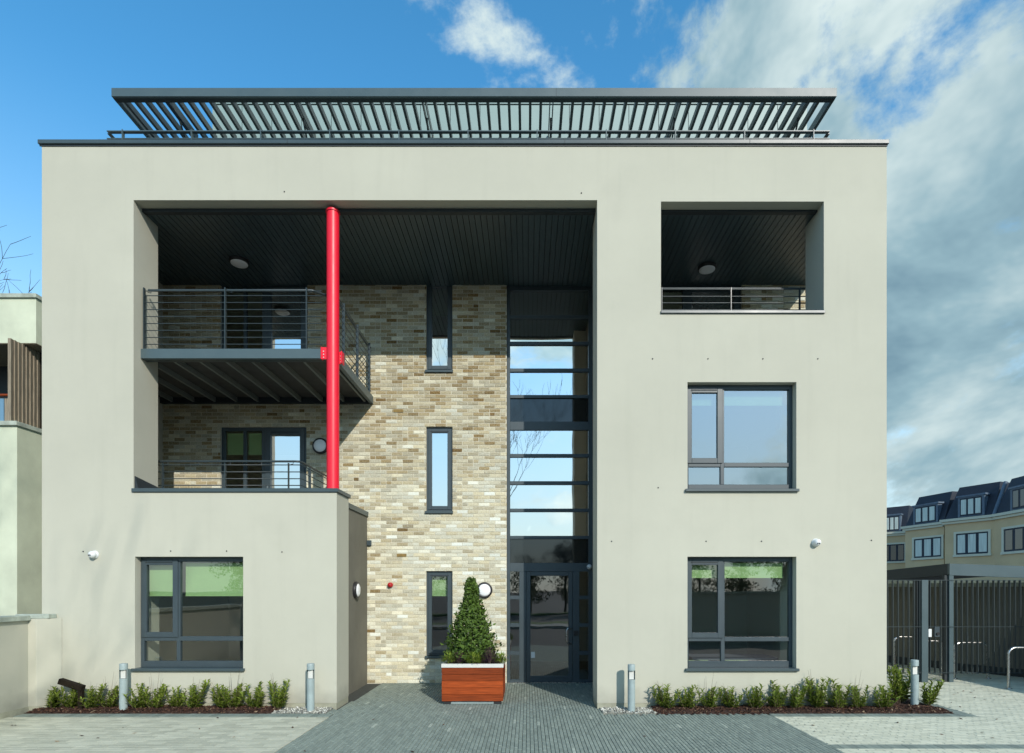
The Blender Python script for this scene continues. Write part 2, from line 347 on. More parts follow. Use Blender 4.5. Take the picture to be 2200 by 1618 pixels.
def clip_cell(poly_test, x0, x1, y0, y1):
    return poly_test((x0 + x1) / 2, (y0 + y1) / 2)
def pavers(name, inside, xr, yr, along, wid, length, m, jm, zt, joint=.004, individual=300, off=.5, tones=(.2, .8), base_pts=None, pname='paver', bright=.03):
    base = MB()
    for pts in base_pts: base.prism(pts, zt - .10, zt - .012)
    root = base.build(name, jm, None, 'structure')
    cells = []
    r0, r1 = (xr if along == 'y' else yr); c0, c1 = (yr if along == 'y' else xr)
    k = 0; r = r0
    while r < r1 - 1e-6:
        c = c0 - length * ((k * off) % 1.0) + random.uniform(-.01, .01) 
        while c < c1:
            ln = length
            a, b_ = max(c, c0), min(c + ln, c1)
            if b_ - a > .03:
                cell = (r, r + wid, a, b_) if along == 'y' else (a, b_, r, r + wid)
                if inside((cell[0] + cell[1]) / 2, (cell[2] + cell[3]) / 2): cells.append(cell)
            c += ln
        r += wid; k += 1
    def tone():
        t = random.uniform(*tones)
        if random.random() < bright: t = random.uniform(.85, 1.0)
        return t
    full = [c for c in cells if abs(((c[3] - c[2]) if along == 'y' else (c[1] - c[0])) - length) < 1e-4 and (c[2] > -2.45)]
    full.sort(key=lambda c: (c[2] + D) ** 2 + c[0] ** 2 * .6)
    ind = set(full[:individual])
    def one(b, w, d, cx, cy, t, dz):
        ch = .004; x0, x1, y0, y1 = cx - w / 2 + joint / 2, cx + w / 2 - joint / 2, cy - d / 2 + joint / 2, cy + d / 2 - joint / 2
        b.tone = t; z = zt + dz; zb = zt - .02
        vs_ = [(x0, y0, zb), (x1, y0, zb), (x1, y1, zb), (x0, y1, zb), (x0, y0, z - ch), (x1, y0, z - ch), (x1, y1, z - ch), (x0, y1, z - ch),
               (x0 + ch, y0 + ch, z), (x1 - ch, y0 + ch, z), (x1 - ch, y1 - ch, z), (x0 + ch, y1 - ch, z)]
        b.add(vs_, [(8, 9, 10, 11)] + [(i, (i + 1) % 4, (i + 1) % 4 + 4, i + 4) for i in range(4)] + [(i + 4, (i + 1) % 4 + 4, (i + 1) % 4 + 8, i + 8) for i in range(4)])
    var = []
    w, d = (wid, length) if along == 'y' else (length, wid)
    for i in range(24):
        b = MB(); one(b, w, d, 0, 0, tone(), random.uniform(-.0015, .0015)); me = b.mesh(pname); me.materials.append(MATS[m]); var.append(me)
    rest = MB()
    for c in cells:
        cx, cy = (c[0] + c[1]) / 2, (c[2] + c[3]) / 2
        if c in ind:
            link(pname, random.choice(var), root, origin=(cx, cy, 0))
        else: one(rest, c[1] - c[0], c[3] - c[2], cx, cy, tone(), random.uniform(-.0015, .0015))
    rest.build(pname + '_field', m, root, 'stuff')
    return root

XPL, XPR = -3.03, 3.76                    # edges of the dark entrance paving
YBED, YBOR = -.38, -.575
def in_dark(x, y):
    if x < XD + .05 or x > XREC1 - .02:
        if y > TW: return False
    if y > YB + .05: return False
    if -.02 < y <= TW: return XBOX + .02 < x < XO1 - .01
    if YBED < y <= -.02: return XBOX - .06 < x < XO1 + .05
    return XPL < x < XPR and y > -5
pavers('entrance_paving', in_dark, (XD, XPR), (-5, YB + .06), 'y', .05, .2, 'paver_dark', 'joint_sand', 0.0, joint=.005, off=.37, tones=(.3, .66), bright=.012,
       base_pts=[[(XD, YB + .1), (XREC1, YB + .1), (XREC1, TW), (XO1, TW), (XO1, -.38), (XPR, -.38), (XPR, -5), (XPL, -5), (XPL, -.38), (XBOX, -.38), (XBOX, TW), (XD, TW)]])
def in_left(x, y): return x < XPL and y < YBOR and x > -7.86
pavers('left_forecourt', in_left, (-7.9, XPL), (-4, YBOR), 'x', .1, .2, 'paver_grey', 'joint_light', 0.0, joint=.003, off=.5, tones=(.25, .8),
       base_pts=[[(-7.9, YBOR), (XPL, YBOR), (XPL, -5), (-7.9, -5)]], bright=0)
YS0, YS1 = -2.13, -2.31
XBE, XBO = 6.66, 6.885
def in_right(x, y):
    if y < YBOR: return x > XPR and not (YS1 < y < YS0)
    return x > XBO
pavers('right_forecourt', in_right, (XPR, 11.0), (-4, 5.2), 'x', .066, .21, 'paver_light', 'joint_light', 0.0, joint=.005, off=.27, tones=(.35, .95),
       base_pts=[[(XPR, -5), (XPR, YBOR), (XBO, YBOR), (XBO, 8), (13.5, 8), (13.5, -5)]], bright=0)
def band(name, x0, x1, y0, y1, n, axis='x'):
    base = MB().box(x0, x1, y0, y1, -.1, -.008).build(name, 'joint_sand', None, 'structure')
    b = MB()
    for i in range(n):
        b.tone = random.uniform(.2, .6)
        if axis == 'x': b.box(x0 + (x1 - x0) * i / n + .003, x0 + (x1 - x0) * (i + 1) / n - .003, y0 + .003, y1 - .003, -.06, random.uniform(.003, .005))
        else: b.box(x0 + .003, x1 - .003, y0 + (y1 - y0) * i / n + .003, y0 + (y1 - y0) * (i + 1) / n - .003, -.06, random.uniform(.003, .005))
    b.build('edging_block', 'paver_dark', base, 'stuff')
band('left_edging', -7.86, XPL - .001, YBOR, YBED, 50)
band('right_edging', XPR + .001, XBO, YBOR, YBED, 31)
band('side_edging', XBE, XBO, YBED, 6, 62, 'y')
band('paving_stripe', XPR + .001, 11.0, YS1, YS0, 72)

# mulch beds and gravel
def bed(name, x0, x1, y0, y1, z, nchip, slope_y=True):
    nx, ny = max(2, int((x1 - x0) / .06)), max(2, int((y1 - y0) / .06)); b = MB(); b.smooth = True
    rnd = random.Random(hash(name) % 999)
    def hz(x, y):
        e = min(1, (y - y0) / .12 + .15, (x - x0) / .1 + .2, (x1 - x) / .1 + .2)
        return -.02 + z * e + .012 * math.sin(x * 9.3 + y * 5) * math.sin(x * 4.1 - y * 11) + rnd.uniform(-.006, .006)
    P = [[(x0 + (x1 - x0) * i / nx, y0 + (y1 - y0) * j / ny) for i in range(nx + 1)] for j in range(ny + 1)]
    vs_ = [(p[0], p[1], hz(*p)) for row in P for p in row]
    b.add(vs_, [(j * (nx + 1) + i, j * (nx + 1) + i + 1, (j + 1) * (nx + 1) + i + 1, (j + 1) * (nx + 1) + i) for j in range(ny) for i in range(nx)])
    o = b.build(name, 'soil', None, 'structure')
    c = MB()
    for _ in range(nchip):
        x, y = rnd.uniform(x0, x1), rnd.uniform(y0, y1); zc = hz(x, y) + .004; a = rnd.uniform(0, 6.28); L = rnd.uniform(.008, .028); w = rnd.uniform(.004, .010)
        c.tone = rnd.random() ** 1.2; u = Vector((math.cos(a), math.sin(a), rnd.uniform(-.5, .5))) * L; v = Vector((-math.sin(a), math.cos(a), rnd.uniform(-.6, .6))) * w; p = Vector((x, y, zc)); nn = u.cross(v).normalized() * .004
        c.add([p - u - v, p + u - v, p + u + v, p - u + v, p + nn + u * .2], [(0, 1, 4), (1, 2, 4), (2, 3, 4), (3, 0, 4)])
    c.build('bark_chips', 'mulch_chip', o, 'stuff')
    return o
XGL, XGR = PX(612), PX(1392)
bed('left_planting_bed', -7.86, XGL, YBED, .0, .07, 5200)
bed('right_planting_bed', XGR, XBE, YBED, .0, .07, 6000)
bed('side_planting_bed', XR + .01, XBE, 0.0, 4.5, .07, 1500)
def gravel(name, x0, x1, y0, y1, n):
    base = MB().box(x0, x1, y0, y1, -.1, .008).build(name, 'joint_light', None, 'structure')
    b = MB(); rnd = random.Random(5)
    for _ in range(n):
        r = rnd.uniform(.007, .019); p = Vector((rnd.uniform(x0, x1), rnd.uniform(y0, y1), .008 + r * rnd.uniform(.2, .9))); b.tone = rnd.random()
        q = Matrix.Rotation(rnd.uniform(0, 6.28), 3, Vector((rnd.uniform(-1, 1), rnd.uniform(-1, 1), rnd.uniform(-1, 1) + .01)).normalized())
        sc = Vector((r * rnd.uniform(.8, 1.5), r, r * rnd.uniform(.5, .9)))
        vs_ = [p + q @ Vector((a[0] * sc.x, a[1] * sc.y, a[2] * sc.z)) for a in ((1, 0, 0), (.5, .87, .2), (-.5, .87, -.1), (-1, 0, .1), (-.5, -.87, 0), (.5, -.87, -.2), (0, .1, 1), (0, 0, -1))]
        b.add(vs_, [(i, (i + 1) % 6, 6) for i in range(6)] + [((i + 1) % 6, i, 7) for i in range(6)])
    b.build('pebbles', 'pebble', base, 'stuff')
gravel('left_gravel_strip', XGL - .05, XBOX - .06, YBED, -.001, 1500)
gravel('right_gravel_strip', XO1 + .05, XGR + .05, YBED, -.001, 1700)

# ================================================================== MAIN BUILDING
bld = thing('apartment_building', 'cream rendered apartment building with recessed brick bay, red column and rooftop pergola', 'building', (0, 0, 0))
holes = [(XO0, XBOX, ZBOX, ZO1), (XBOX, XO1, -1, ZO1), (LX0, LX1, LZ0, LZ1), W1, W2, W3]
wall = slab([XL, XR], [PZ(1511), ZTOP], holes, 0, TW).build('front_wall', 'render_cream', bld)
# plinth strip under the render
zp = PZ(1511)
for a, c in ((XL + .004, XBOX - .004), (XO1 + .004, XR - .004)): MB().box(a, c, .006, TW - .006, -.1, zp).build('plinth', 'plinth', bld)
# shell behind
sh = MB()
sh.box(XL, XL + .33, TW, 12, 0, ZTOP)
sh.box(XR - .33, XR, TW, 12, 0, 5.75); sh.box(XR - .33, XR, 2.75, 12, 5.75, ZSOF + .05); sh.box(XR - .33, XR, TW, 12, ZSOF + .05, ZTOP)
sh.box(XL + .33, XR - .33, 11.7, 12, 0, ZTOP)
sh.build('side_wall', 'render_cream', bld)
MB().box(XL + .33, XR - .33, TW, 11.7, ZTOP - .35, ZTOP - .2).build('roof_deck', 'dark_trim', bld)
# parapet coping
cp = MB().box(PX(84), PX(1908), -.035, TW + .05, PZ(311.5), PZ(302.5)).build('parapet_coping', 'coping_metal', bld, bevel=.006)
MB().box(PX(86), PX(1906), -.012, -.0005, PZ(315), PZ(311.6)).build('coping_drip', 'dark_trim', bld)
for x in (-3.9, .6, 3.6):
    MB().box(x - .004, x + .004, -.037, .2, PZ(311), PZ(302.2)).build('coping_joint', 'dark_trim', cp)
# tiny fixing plugs left in the render
for i, (px, py) in enumerate([(611, 412), (1249, 415), (1402, 771), (1521, 771), (1639, 771), (1757, 771), (1414, 1048), (367, 1184), (487, 1184), (606, 1186), (1314, 1163), (1517, 1163), (1636, 1163), (1872, 1161), (179, 1185)]):
    MB().lathe([(.011, 0), (.011, .006), (.005, .008)], (PX(px), 0.0, PZ(py)), (0, -1, 0), 8).build('fixing_plug', 'dark_trim', bld)

# ---- soffits
def soffit(x0, x1, name):
    root = MB().box(x0, x1, .24, YB + .3, ZSOF + .02, ZSOF + .08).build(name, 'dark_trim', bld)
    n = int((x1 - x0) / .1); w = (x1 - x0) / n
    me = MB().box(-w / 2 + .006, w / 2 - .006, .29, YB + .3, 0, .018).mesh('soffit_board'); me.materials.append(MATS['soffit_board'])
    for i in range(n): link('soffit_board', me, root, origin=(x0 + w * (i + .5), 0, ZSOF + random.uniform(-.0008, .0008)))
    return root
sf1 = soffit(XREC, XREC1, 'soffit'); sf2 = soffit(LX0 - .1, XR - .02, 'soffit')
MB().box(XO0 + .001, XO1 - .001, .20, .288, ZSOF - .012, ZO1 + .0).build('soffit_fascia', 'dark_trim', bld, bevel=.003)
MB().box(LX0 + .001, LX1 - .001, .20, .288, ZSOF - .012, LZ1).build('soffit_fascia', 'dark_trim', bld, bevel=.003)
MB().box(XREC - .1, XREC, TW + .001, YB + .3, ZTER - .3, ZSOF + .02).build('recess_side_wall', 'render_cream', bld)
MB().box(XREC1, XREC1 + .1, TW + .001, YB + .3, 0, ZSOF + .02).build('recess_side_wall', 'render_darkgrey', bld)

# ---- brick wall
CH = .0747
def snap(z): return round(z / CH) * CH
NW = [(PX(915.5, YB), PX(972, YB), snap(PZ(b, YB)), snap(PZ(t, YB))) for b, t in ((798, 612), (1106, 920), (1415, 1226))]
NW[0] = (*NW[0][:3], ZSOF + .1)
BD1 = (PX(473, YB), PX(658, YB), ZTER - .05, snap(PZ(920, YB)))           # lower balcony door
BD2 = (PX(473, YB), PX(660, YB), 5.82, ZSOF + .1)      # upper balcony door
XCW0, XCW1 = PX(1089, YB), 1.36
bx0, bx1 = XREC, XCW0 - .005
bholes = NW + [BD1, BD2]
brick = slab([bx0, bx1], [-.1, ZSOF + .019], bholes + [(bx0 - 1, XD - .05, -1, ZTER - .1)], YB + .008, YB + .12).build('brick_wall', 'mortar', bld)
def lay_bricks(root, x0, x1, z0, z1, holes, yf, nind, seed=3, lower_cut=None):
    rnd = random.Random(seed); L = .225; J = .010
    items = []
    k = 0; z = z0
    while z < z1 - .02:
        zt = min(z + CH - J, z1)
        iv = [(x0, x1)]
        for h in holes + ([(x0 - 1, lower_cut[0], -1, lower_cut[1])] if lower_cut else []):
            if h[2] < (z + zt) / 2 < h[3]:
                nv = []
                for a, c in iv:
                    if h[1] <= a or h[0] >= c: nv.append((a, c)); continue
                    if h[0] > a: nv.append((a, h[0]))
                    if h[1] < c: nv.append((h[1], c))
                iv = nv
        for a, c in iv:
            off = (k % 2) * .5 * L
            x = math.floor((a - off) / L) * L + off
            while x < c - .005:
                xa, xb = max(x, a), min(x + L - J, c)
                if xb - xa > .03:
                    if xb - xa > .2 and rnd.random() < .08:
                        m = x + (L - J) / 2
                        items.append((xa, m - J / 2, z, zt)); items.append((m + J / 2, xb, z, zt))
                    else: items.append((xa, xb, z, zt))
                x += L
        z += CH; k += 1
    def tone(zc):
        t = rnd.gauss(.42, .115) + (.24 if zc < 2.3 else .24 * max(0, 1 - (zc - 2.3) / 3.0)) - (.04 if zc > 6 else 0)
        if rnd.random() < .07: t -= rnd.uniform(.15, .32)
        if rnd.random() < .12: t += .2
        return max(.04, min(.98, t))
    def one(b, w, h, cx, cz, t):
        b.tone = t; dy = rnd.uniform(-.0035, .0025); ch = .004
        jx = [rnd.uniform(-.002, .002) for _ in range(8)]
        x0_, x1_, z0_, z1_ = cx - w / 2, cx + w / 2, cz - h / 2, cz + h / 2
        y = dy
        vs_ = [(x0_ + ch + jx[0], y + jx[6], z0_ + ch + jx[1]), (x1_ - ch + jx[2], y + jx[7], z0_ + ch), (x1_ - ch + jx[3], y + jx[5], z1_ - ch + jx[4]), (x0_ + ch, y, z1_ - ch),
               (x0_ + jx[0], y + .006, z0_), (x1_ + jx[2], y + .006, z0_), (x1_ + jx[2], y + .006, z1_), (x0_ + jx[0], y + .006, z1_),
               (x0_ + jx[0], .02, z0_), (x1_ + jx[2], .02, z0_), (x1_ + jx[2], .02, z1_), (x0_ + jx[0], .02, z1_)]
        b.add(vs_, [(0, 1, 2, 3)] + [(i + 4, (i + 1) % 4 + 4, (i + 1) % 4, i) for i in range(4)] + [(i + 8, (i + 1) % 4 + 8, (i + 1) % 4 + 4, i + 4) for i in range(4)])
    full = [it for it in items if abs(it[1] - it[0] - (L - J)) < 1e-4 and abs(it[3] - it[2] - (CH - J)) < 1e-4]
    full.sort(key=lambda it: ((it[0] + it[1]) / 2) ** 2 + ((it[2] + it[3]) / 2 - H) ** 2)
    ind = set(full[:nind]); var = []
    for i in range(40):
        b = MB(); one(b, L - J, CH - J, 0, 0, tone(1.5)); me = b.mesh('brick'); me.materials.append(MATS['brick_face']); var.append(me)
    rest = MB()
    for it in items:
        cx, cz = (it[0] + it[1]) / 2, (it[2] + it[3]) / 2
        if it in ind: link('brick', rnd.choice(var), root, origin=(cx, yf, cz))
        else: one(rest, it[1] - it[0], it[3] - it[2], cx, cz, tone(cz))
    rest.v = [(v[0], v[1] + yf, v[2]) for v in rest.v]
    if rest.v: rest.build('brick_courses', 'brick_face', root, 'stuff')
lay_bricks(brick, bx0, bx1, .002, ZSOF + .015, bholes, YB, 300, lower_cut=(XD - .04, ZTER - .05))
mat('terracotta', (.24, .16, .05), .8, noise=.2, nscale=20)
for px, py in ((856, 885), (863, 1194)):                    # perforated air bricks
    zc_ = round((PZ(py, YB)) / CH) * CH + CH / 2; ab = MB().box(PX(px, YB) - .10, PX(px, YB) + .10, YB - .007, YB, zc_ - .036, zc_ + .024).build('air_brick', 'terracotta', brick)
    
# loggia back wall (top right)
lg = slab([LX0 - .2, XR - .02], [5.6, ZSOF + .019], [(LX0 - .3, PX(1594, YB), 0, 20)], YB + .008, YB + .12).build('loggia_brick_wall', 'mortar', bld)
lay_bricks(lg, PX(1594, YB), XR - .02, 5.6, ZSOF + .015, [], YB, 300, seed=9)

# ---- windows
def frame_bars(b, x0, x1, z0, z1, w, y0, y1):
    """four bars butted end to end"""
    b.box(x0, x0 + w, y0, y1, z0, z1); b.box(x1 - w, x1, y0, y1, z0, z1)
    b.box(x0 + w, x1 - w, y0, y1, z0, z0 + w); b.box(x0 + w, x1 - w, y0, y1, z1 - w, z1)
def window(op, blind_py, px, gl='glass', yf=.134):
    """op = opening; px = pixel layout on the frame plane: mullion x pair, transom y pair, sash glass rect"""
    x0, x1, z0, z1 = op
    fx0, fx1 = x0 + .002, x1 - .002; y0, y1 = yf, yf + .07
    zs = z0 + .047
    mx0, mx1 = PX(px['mull'][0], yf), PX(px['mull'][1], yf); tz1, tz0 = PZ(px['trans'][0], yf), PZ(px['trans'][1], yf)
    b = MB(); w = .055
    b.box(fx0, fx0 + w, y0, y1, zs, z1 - .002); b.box(fx1 - w, fx1, y0, y1, zs, z1 - .002)
    b.box(fx0 + w, fx1 - w, y0, y1, z1 - .075, z1 - .002); b.box(fx0 + w, fx1 - w, y0, y1, zs, zs + .10)
    b.box(mx0, mx1, y0 + .002, y1, zs + .10, z1 - .075)
    b.box(fx0 + w, mx0, y0 + .002, y1, tz0, tz1); b.box(mx1, fx1 - w, y0 + .002, y1, tz0, tz1)
    root = b.build('window', 'frame_paint', bld, bevel=.004)
    s = MB(); sx0, sx1, sz0, sz1 = fx0 + .02, mx0 + .03, tz1 - .012, z1 - .045
    frame_bars(s, sx0, sx1, sz0, sz1, .085, y0 - .016, y0 + .045)
    s.build('casement_sash', 'frame_paint', root, bevel=.004)
    MB().box(sx0 + .07, sx1 - .09, y0 - .024, y0 - .014, sz1 - .05, sz1 - .035).build('trickle_vent', 'dark_trim', root)
    for (a, c, d, e, yy) in ((sx0 + .08, sx1 - .08, sz0 + .08, sz1 - .08, .02), (mx1 - .005, fx1 - w + .005, tz1 - .005, z1 - .07, .035), (fx0 + w - .005, mx0 + .005, zs + .095, tz0 + .005, .035), (mx1 - .005, fx1 - w + .005, zs + .095, tz0 + .005, .035)):
        MB().quad((a, y0 + yy, d), (c, y0 + yy, d), (c, y0 + yy, e), (a, y0 + yy, e)).build('pane', gl, root)
    MB().box(x0 - .04, x1 + .03, -.05, y0 + .03, z0 + .001, zs - .001).build('sill', 'coping_metal', root, bevel=.005)
    zb = PZ(blind_py, yf + .12)
    for a, c in ((fx0 + w + .01, mx0 - .01), (mx1 + .02, fx1 - w - .05)):
        MB().box(a, c, y0 + .12, y0 + .124, zb, z1 - .09).build('roller_blind', 'blind', root)
        MB().box(a, c, y0 + .115, y0 + .129, zb - .015, zb).build('blind_bar', 'blind', root)
    return root
LAY_R2 = dict(mull=(1549, 1557), trans=(1369, 1378), sill_top=1437)
LAY_R1 = dict(mull=(1548, 1556), trans=(994, 1003), sill_top=1053)
LAY_L = dict(mull=(379, 387), trans=(1367.5, 1377), sill_top=1438)
window(W2, 1240, LAY_R2); window(W1, 870, LAY_R1, 'glass_solar'); window(W3, 1279, LAY_L)

def slot_window(op, blind_frac, gl, door=False, sill=True):
    x0, x1, z0, z1 = op; yf = YB + .055; b = MB()
    frame_bars(b, x0 + .002, x1 - .002, z0 + (.05 if sill else 0), z1 - .002, .045, yf, yf + .07)
    root = b.build('slot_window', 'frame_paint', bld, bevel=.004)
    s = MB(); frame_bars(s, x0 + .035, x1 - .035, z0 + .085, z1 - .035, .075, yf - .014, yf + .05); s.build('casement_sash', 'frame_paint', root, bevel=.004)
    gx0, gx1, gz0, gz1 = x0 + .105, x1 - .105, z0 + .155, z1 - .105
    MB().quad((gx0, yf + .02, gz0), (gx1, yf + .02, gz0), (gx1, yf + .02, gz1), (gx0, yf + .02, gz1)).build('pane', gl, root)
    MB().box(x0 + .08, x1 - .08, yf - .02, yf - .012, z1 - .095, z1 - .08).build('trickle_vent', 'dark_trim', root)
    if sill: MB().box(x0 - .02, x1 + .015, YB - .04, yf + .02, z0 - .005, z0 + .045).build('sill', 'coping_metal', root, bevel=.004)
    zb = gz1 - (gz1 - gz0) * blind_frac
    MB().box(gx0 - .02, gx1 + .02, yf + .10, yf + .104, zb, gz1 + .05).build('roller_blind', 'blind', root)
slot_window(NW[0], .34, 'glass_mirror'); slot_window(NW[1], .30, 'glass_mirror'); slot_window(NW[2], .27, 'glass')

def balcony_door(op, blinds):
    x0, x1, z0, z1 = op; yf = YB + .05; W = x1 - x0
    b = MB(); frame_bars(b, x0 + .002, x1 - .002, z0, z1 - .002, .07, yf, yf + .07)
    xa = x0 + W * .27; xb = x0 + W * .5
    b.box(xa - .03, xa + .03, yf, yf + .07, z0 + .07, z1 - .072); b.box(xb - .055, xb + .055, yf, yf + .07, z0 + .07, z1 - .072)
    root = b.build('balcony_door', 'frame_paint', bld, bevel=.004)
    s = MB(); frame_bars(s, xb + .03, x1 - .05, z0 + .05, z1 - .05, .10, yf - .016, yf + .05); s.build('door_leaf', 'frame_paint', root, bevel=.004)
    MB().box(xb + .15, x1 - .17, yf - .022, yf - .014, z1 - .115, z1 - .095).build('trickle_vent', 'dark_trim', root)
    for i, (a, c) in enumerate(((x0 + .065, xa - .025), (xa + .025, xb - .05), (xb + .125, x1 - .145))):
        MB().quad((a, yf + .03, z0 + .065), (c, yf + .03, z0 + .065), (c, yf + .03, z1 - .14), (a, yf + .03, z1 - .14)).build('pane', 'glass' if i < 2 else 'glass_mirror', root)
        if blinds: MB().box(a + .01, c - .01, yf + .1, yf + .104, z1 - .55, z1 - .1).build('roller_blind', 'blind', root)
    h = MB(); h.box(xb + .065, xb + .085, yf - .03, yf - .015, z0 + .92, z0 + 1.08); h.tube([(xb + .075, yf - .03, z0 + 1.0), (xb + .075, yf - .06, z0 + 1.0), (xb + .17, yf - .06, z0 + 1.0)], .009, 8)
    h.build('door_handle', 'stainless', root)
balcony_door(BD1, True); balcony_door(BD2, False)
balcony_door((LX0 - .05, PX(1594, YB), 5.6, ZSOF + .02), False)

# ---- stair glazing and entrance door
YC = YB + .05
def cz(y): return PZ(600 + y / 2.527, YC)
def cx_(x): return PX(1060 + x / 2.527, YC)
pan = [(60, 195), (212, 338), (356, 484), (502, 628), (645, 773), (818, 948), (966, 1096), (1115, 1245), (1263, 1393), (1410, 1540)]
cb = MB(); gx0, gx1 = cx_(91), cx_(517)
cb.box(XCW0, gx0, YC, YC + .09, .012, ZSOF); cb.box(gx1, XREC1 - .002, YC, YC + .09, .012, ZSOF)
tops = [ZSOF] + [cz(p[1]) for p in pan]; bots = [cz(p[0]) for p in pan]
zdoor = PZ(1228, YC)
for i in range(len(pan)): cb.box(gx0, gx1, YC, YC + .09, bots[i], tops[i])
cb.box(gx0, gx1, YC, YC + .09, zdoor, tops[-1])
def dx(x): return PX(740 + x / 3.124, YC)
def dz(y): return PZ(1100 + y / 3.124, YC)
jl0, jl1, jr0, jr1 = dx(1173), dx(1220), dx(1532), dx(1577)
cb.box(jl0, jl1, YC, YC + .09, .012, zdoor); cb.box(jr0, jr1, YC, YC + .09, .012, zdoor)
sp = [(398, 562), (587, 747), (772, 935), (960, 1125)]
zz = [zdoor] + [dz(p[1]) for p in sp]
for a, c in ((gx0, jl0), (jr1, gx1)):
    for i, p in enumerate(sp): cb.box(a, c, YC, YC + .09, dz(p[0]), zz[i])
    cb.box(a, c, YC, YC + .09, .012, zz[-1])
cw = cb.build('stair_glazing', 'frame_paint', bld, bevel=.004)
for i, p in enumerate(pan):
    a, c, d, e = gx0 - .004, gx1 + .004, cz(p[1]) - .004, cz(p[0]) + .004
    MB().quad((a, YC + .04, d), (c, YC + .04, d), (c, YC + .04, e), (a, YC + .04, e)).build('spandrel_panel' if i in (4, 9) else 'pane', 'spandrel' if i in (4, 9) else 'glass_mirror', cw)
for a, c in ((gx0, jl0), (jr1, gx1)):
    for p in sp:
        d, e = dz(p[1]) - .004, dz(p[0]) + .004
        MB().quad((a, YC + .04, d), (c, YC + .04, d), (c, YC + .04, e), (a, YC + .04, e)).build('pane', 'glass_door', cw)
MB().box(XCW0, XREC1, YC - .05, YC + .1, -.05, .012).build('threshold', 'stainless', bld)
db = MB(); frame_bars(db, jl1 + .004, jr0 - .004, .016, zdoor - .004, .085, YC + .005, YC + .06)
db.box(jl1 + .09, jr0 - .09, YC + .005, YC + .06, .102, .14)
door = db.build('entrance_door', 'frame_paint', bld, bevel=.004, label='grey framed glass entrance door with steel pull handle')
MB().quad((jl1 + .08, YC + .03, .1), (jr0 - .08, YC + .03, .1), (jr0 - .08, YC + .03, zdoor - .08), (jl1 + .08, YC + .03, zdoor - .08)).build('pane', 'glass_door', door)
hx, hz0, hz1 = dx(1488), dz(880), dz(780); hx2 = dx(1520)
MB().tube([(hx2, YC + .005, hz1), (hx2, YC - .05, hz1), (hx + .03, YC - .06, hz1), (hx, YC - .06, hz1 - .05), (hx, YC - .06, hz0 + .05), (hx + .03, YC - .06, hz0), (hx2, YC - .05, hz0), (hx2, YC + .005, hz0)], .014, 10).build('pull_handle', 'stainless', door)
MB().box(dx(1538), dx(1568), YC - .03, YC, dz(828), dz(797)).build('access_reader', 'black_plastic', bld, bevel=.006)
MB().box(jl1 + .1, jl1 + .18, YC + .02, YC + .024, dz(980), dz(940)).build('door_sticker', 'white_plastic', door)

# ---- rooms behind the glass
def room(x0, x1, y0, y1, z0, z1):
    b = MB()
    b.quad((x0, y1, z0), (x1, y1, z0), (x1, y1, z1), (x0, y1, z1)); b.quad((x0, y0, z0), (x0, y1, z0), (x0, y1, z1), (x0, y0, z1)); b.quad((x1, y1, z0), (x1, y0, z0), (x1, y0, z1), (x1, y1, z1)); b.quad((x0, y0, z1), (x0, y1, z1), (x1, y1, z1), (x1, y0, z1))
    o = b.build('room_interior', 'room_wall', bld)
    MB().quad((x0, y0, z0), (x1, y0, z0), (x1, y1, z0), (x0, y1, z0)).build('room_floor', 'room_floor', o)
    return o
room(-7.5, XD - .2, TW - .01, 5, .05, 2.75); rB = room(1.6, 5.5, TW - .01, 5, .05, 2.75); room(1.6, 5.5, TW - .01, 5, 2.95, 5.5)
yr = YB + .118
room(-.7, XREC1 + .4, yr, 6, .01, 2.85); room(-.7, XREC1 + .4, yr, 6, 3.0, 5.65); room(-.7, XREC1 + .4, yr, 6, 5.8, ZSOF)
room(-3.3, -.75, yr, 6, .05, 2.85); room(-7.5, -.75, yr, 6, 3.0, 5.65); room(-7.5, -.75, yr, 6, 5.8, ZSOF + .05); room(1.85, 5.5, yr, 6, 5.6, ZSOF + .05)
desk = MB(); desk.box(2.9, 4.4, .75, 1.35, .70, .74); desk.box(2.92, 2.97, .8, 1.3, .05, .70); desk.box(4.33, 4.38, .8, 1.3, .05, .70); desk.build('desk', 'furniture', rB)
for x in (2.75, 3.45):
    ch = MB(); ch.box(x, x + .42, .70, .745, .55, .70); ch.box(x + .02, x + .4, .745, 1.1, .42, .47); ch.build('chair', 'blind', rB, bevel=.01)
MB().box(3.3, 3.9, 4.6, 4.99, .05, 1.6).build('cabinet', 'furniture', rB)

# ---- low box: coping, dark side wall, terrace
c2 = MB().box(XO0 - .02, XBOX + .03, -.03, TW + .03, PZ(1057.5), PZ(1049.5)).build('terrace_coping', 'coping_metal', bld, bevel=.005)
MB().box(XD - .25, XD, TW + .002, YB + .006, -.05, 3.44).build('porch_side_wall', 'render_darkgrey', bld, label='dark grey rendered side wall of the low box')
MB().box(XD - .30, XD + .025, TW + .032, YB - .004, 3.442, 3.54).build('porch_coping', 'coping_metal', bld, bevel=.004)
MB().box(XREC, XD - .25, TW, YB + .008, ZTER - .2, ZTER).build('terrace_floor', 'pavement_concrete', bld)
# turned up flashing at the jamb foot, left
MB().add([(XO0 + .002, .02, ZBOX + .07), (XO0 + .06, .02, ZBOX + .07), (XO0 + .06, TW - .02, ZBOX + .07), (XO0 + .002, TW - .02, ZBOX + .07), (XO0 + .002, .02, ZBOX + .27), (XO0 + .012, .02, ZBOX + .27), (XO0 + .012, TW - .02, ZBOX + .19), (XO0 + .002, TW - .02, ZBOX + .19)], [(0, 3, 2, 1), (4, 5, 6, 7), (0, 1, 5, 4), (1, 2, 6, 5), (2, 3, 7, 6), (3, 0, 4, 7)]).build('flashing', 'dark_trim', bld)

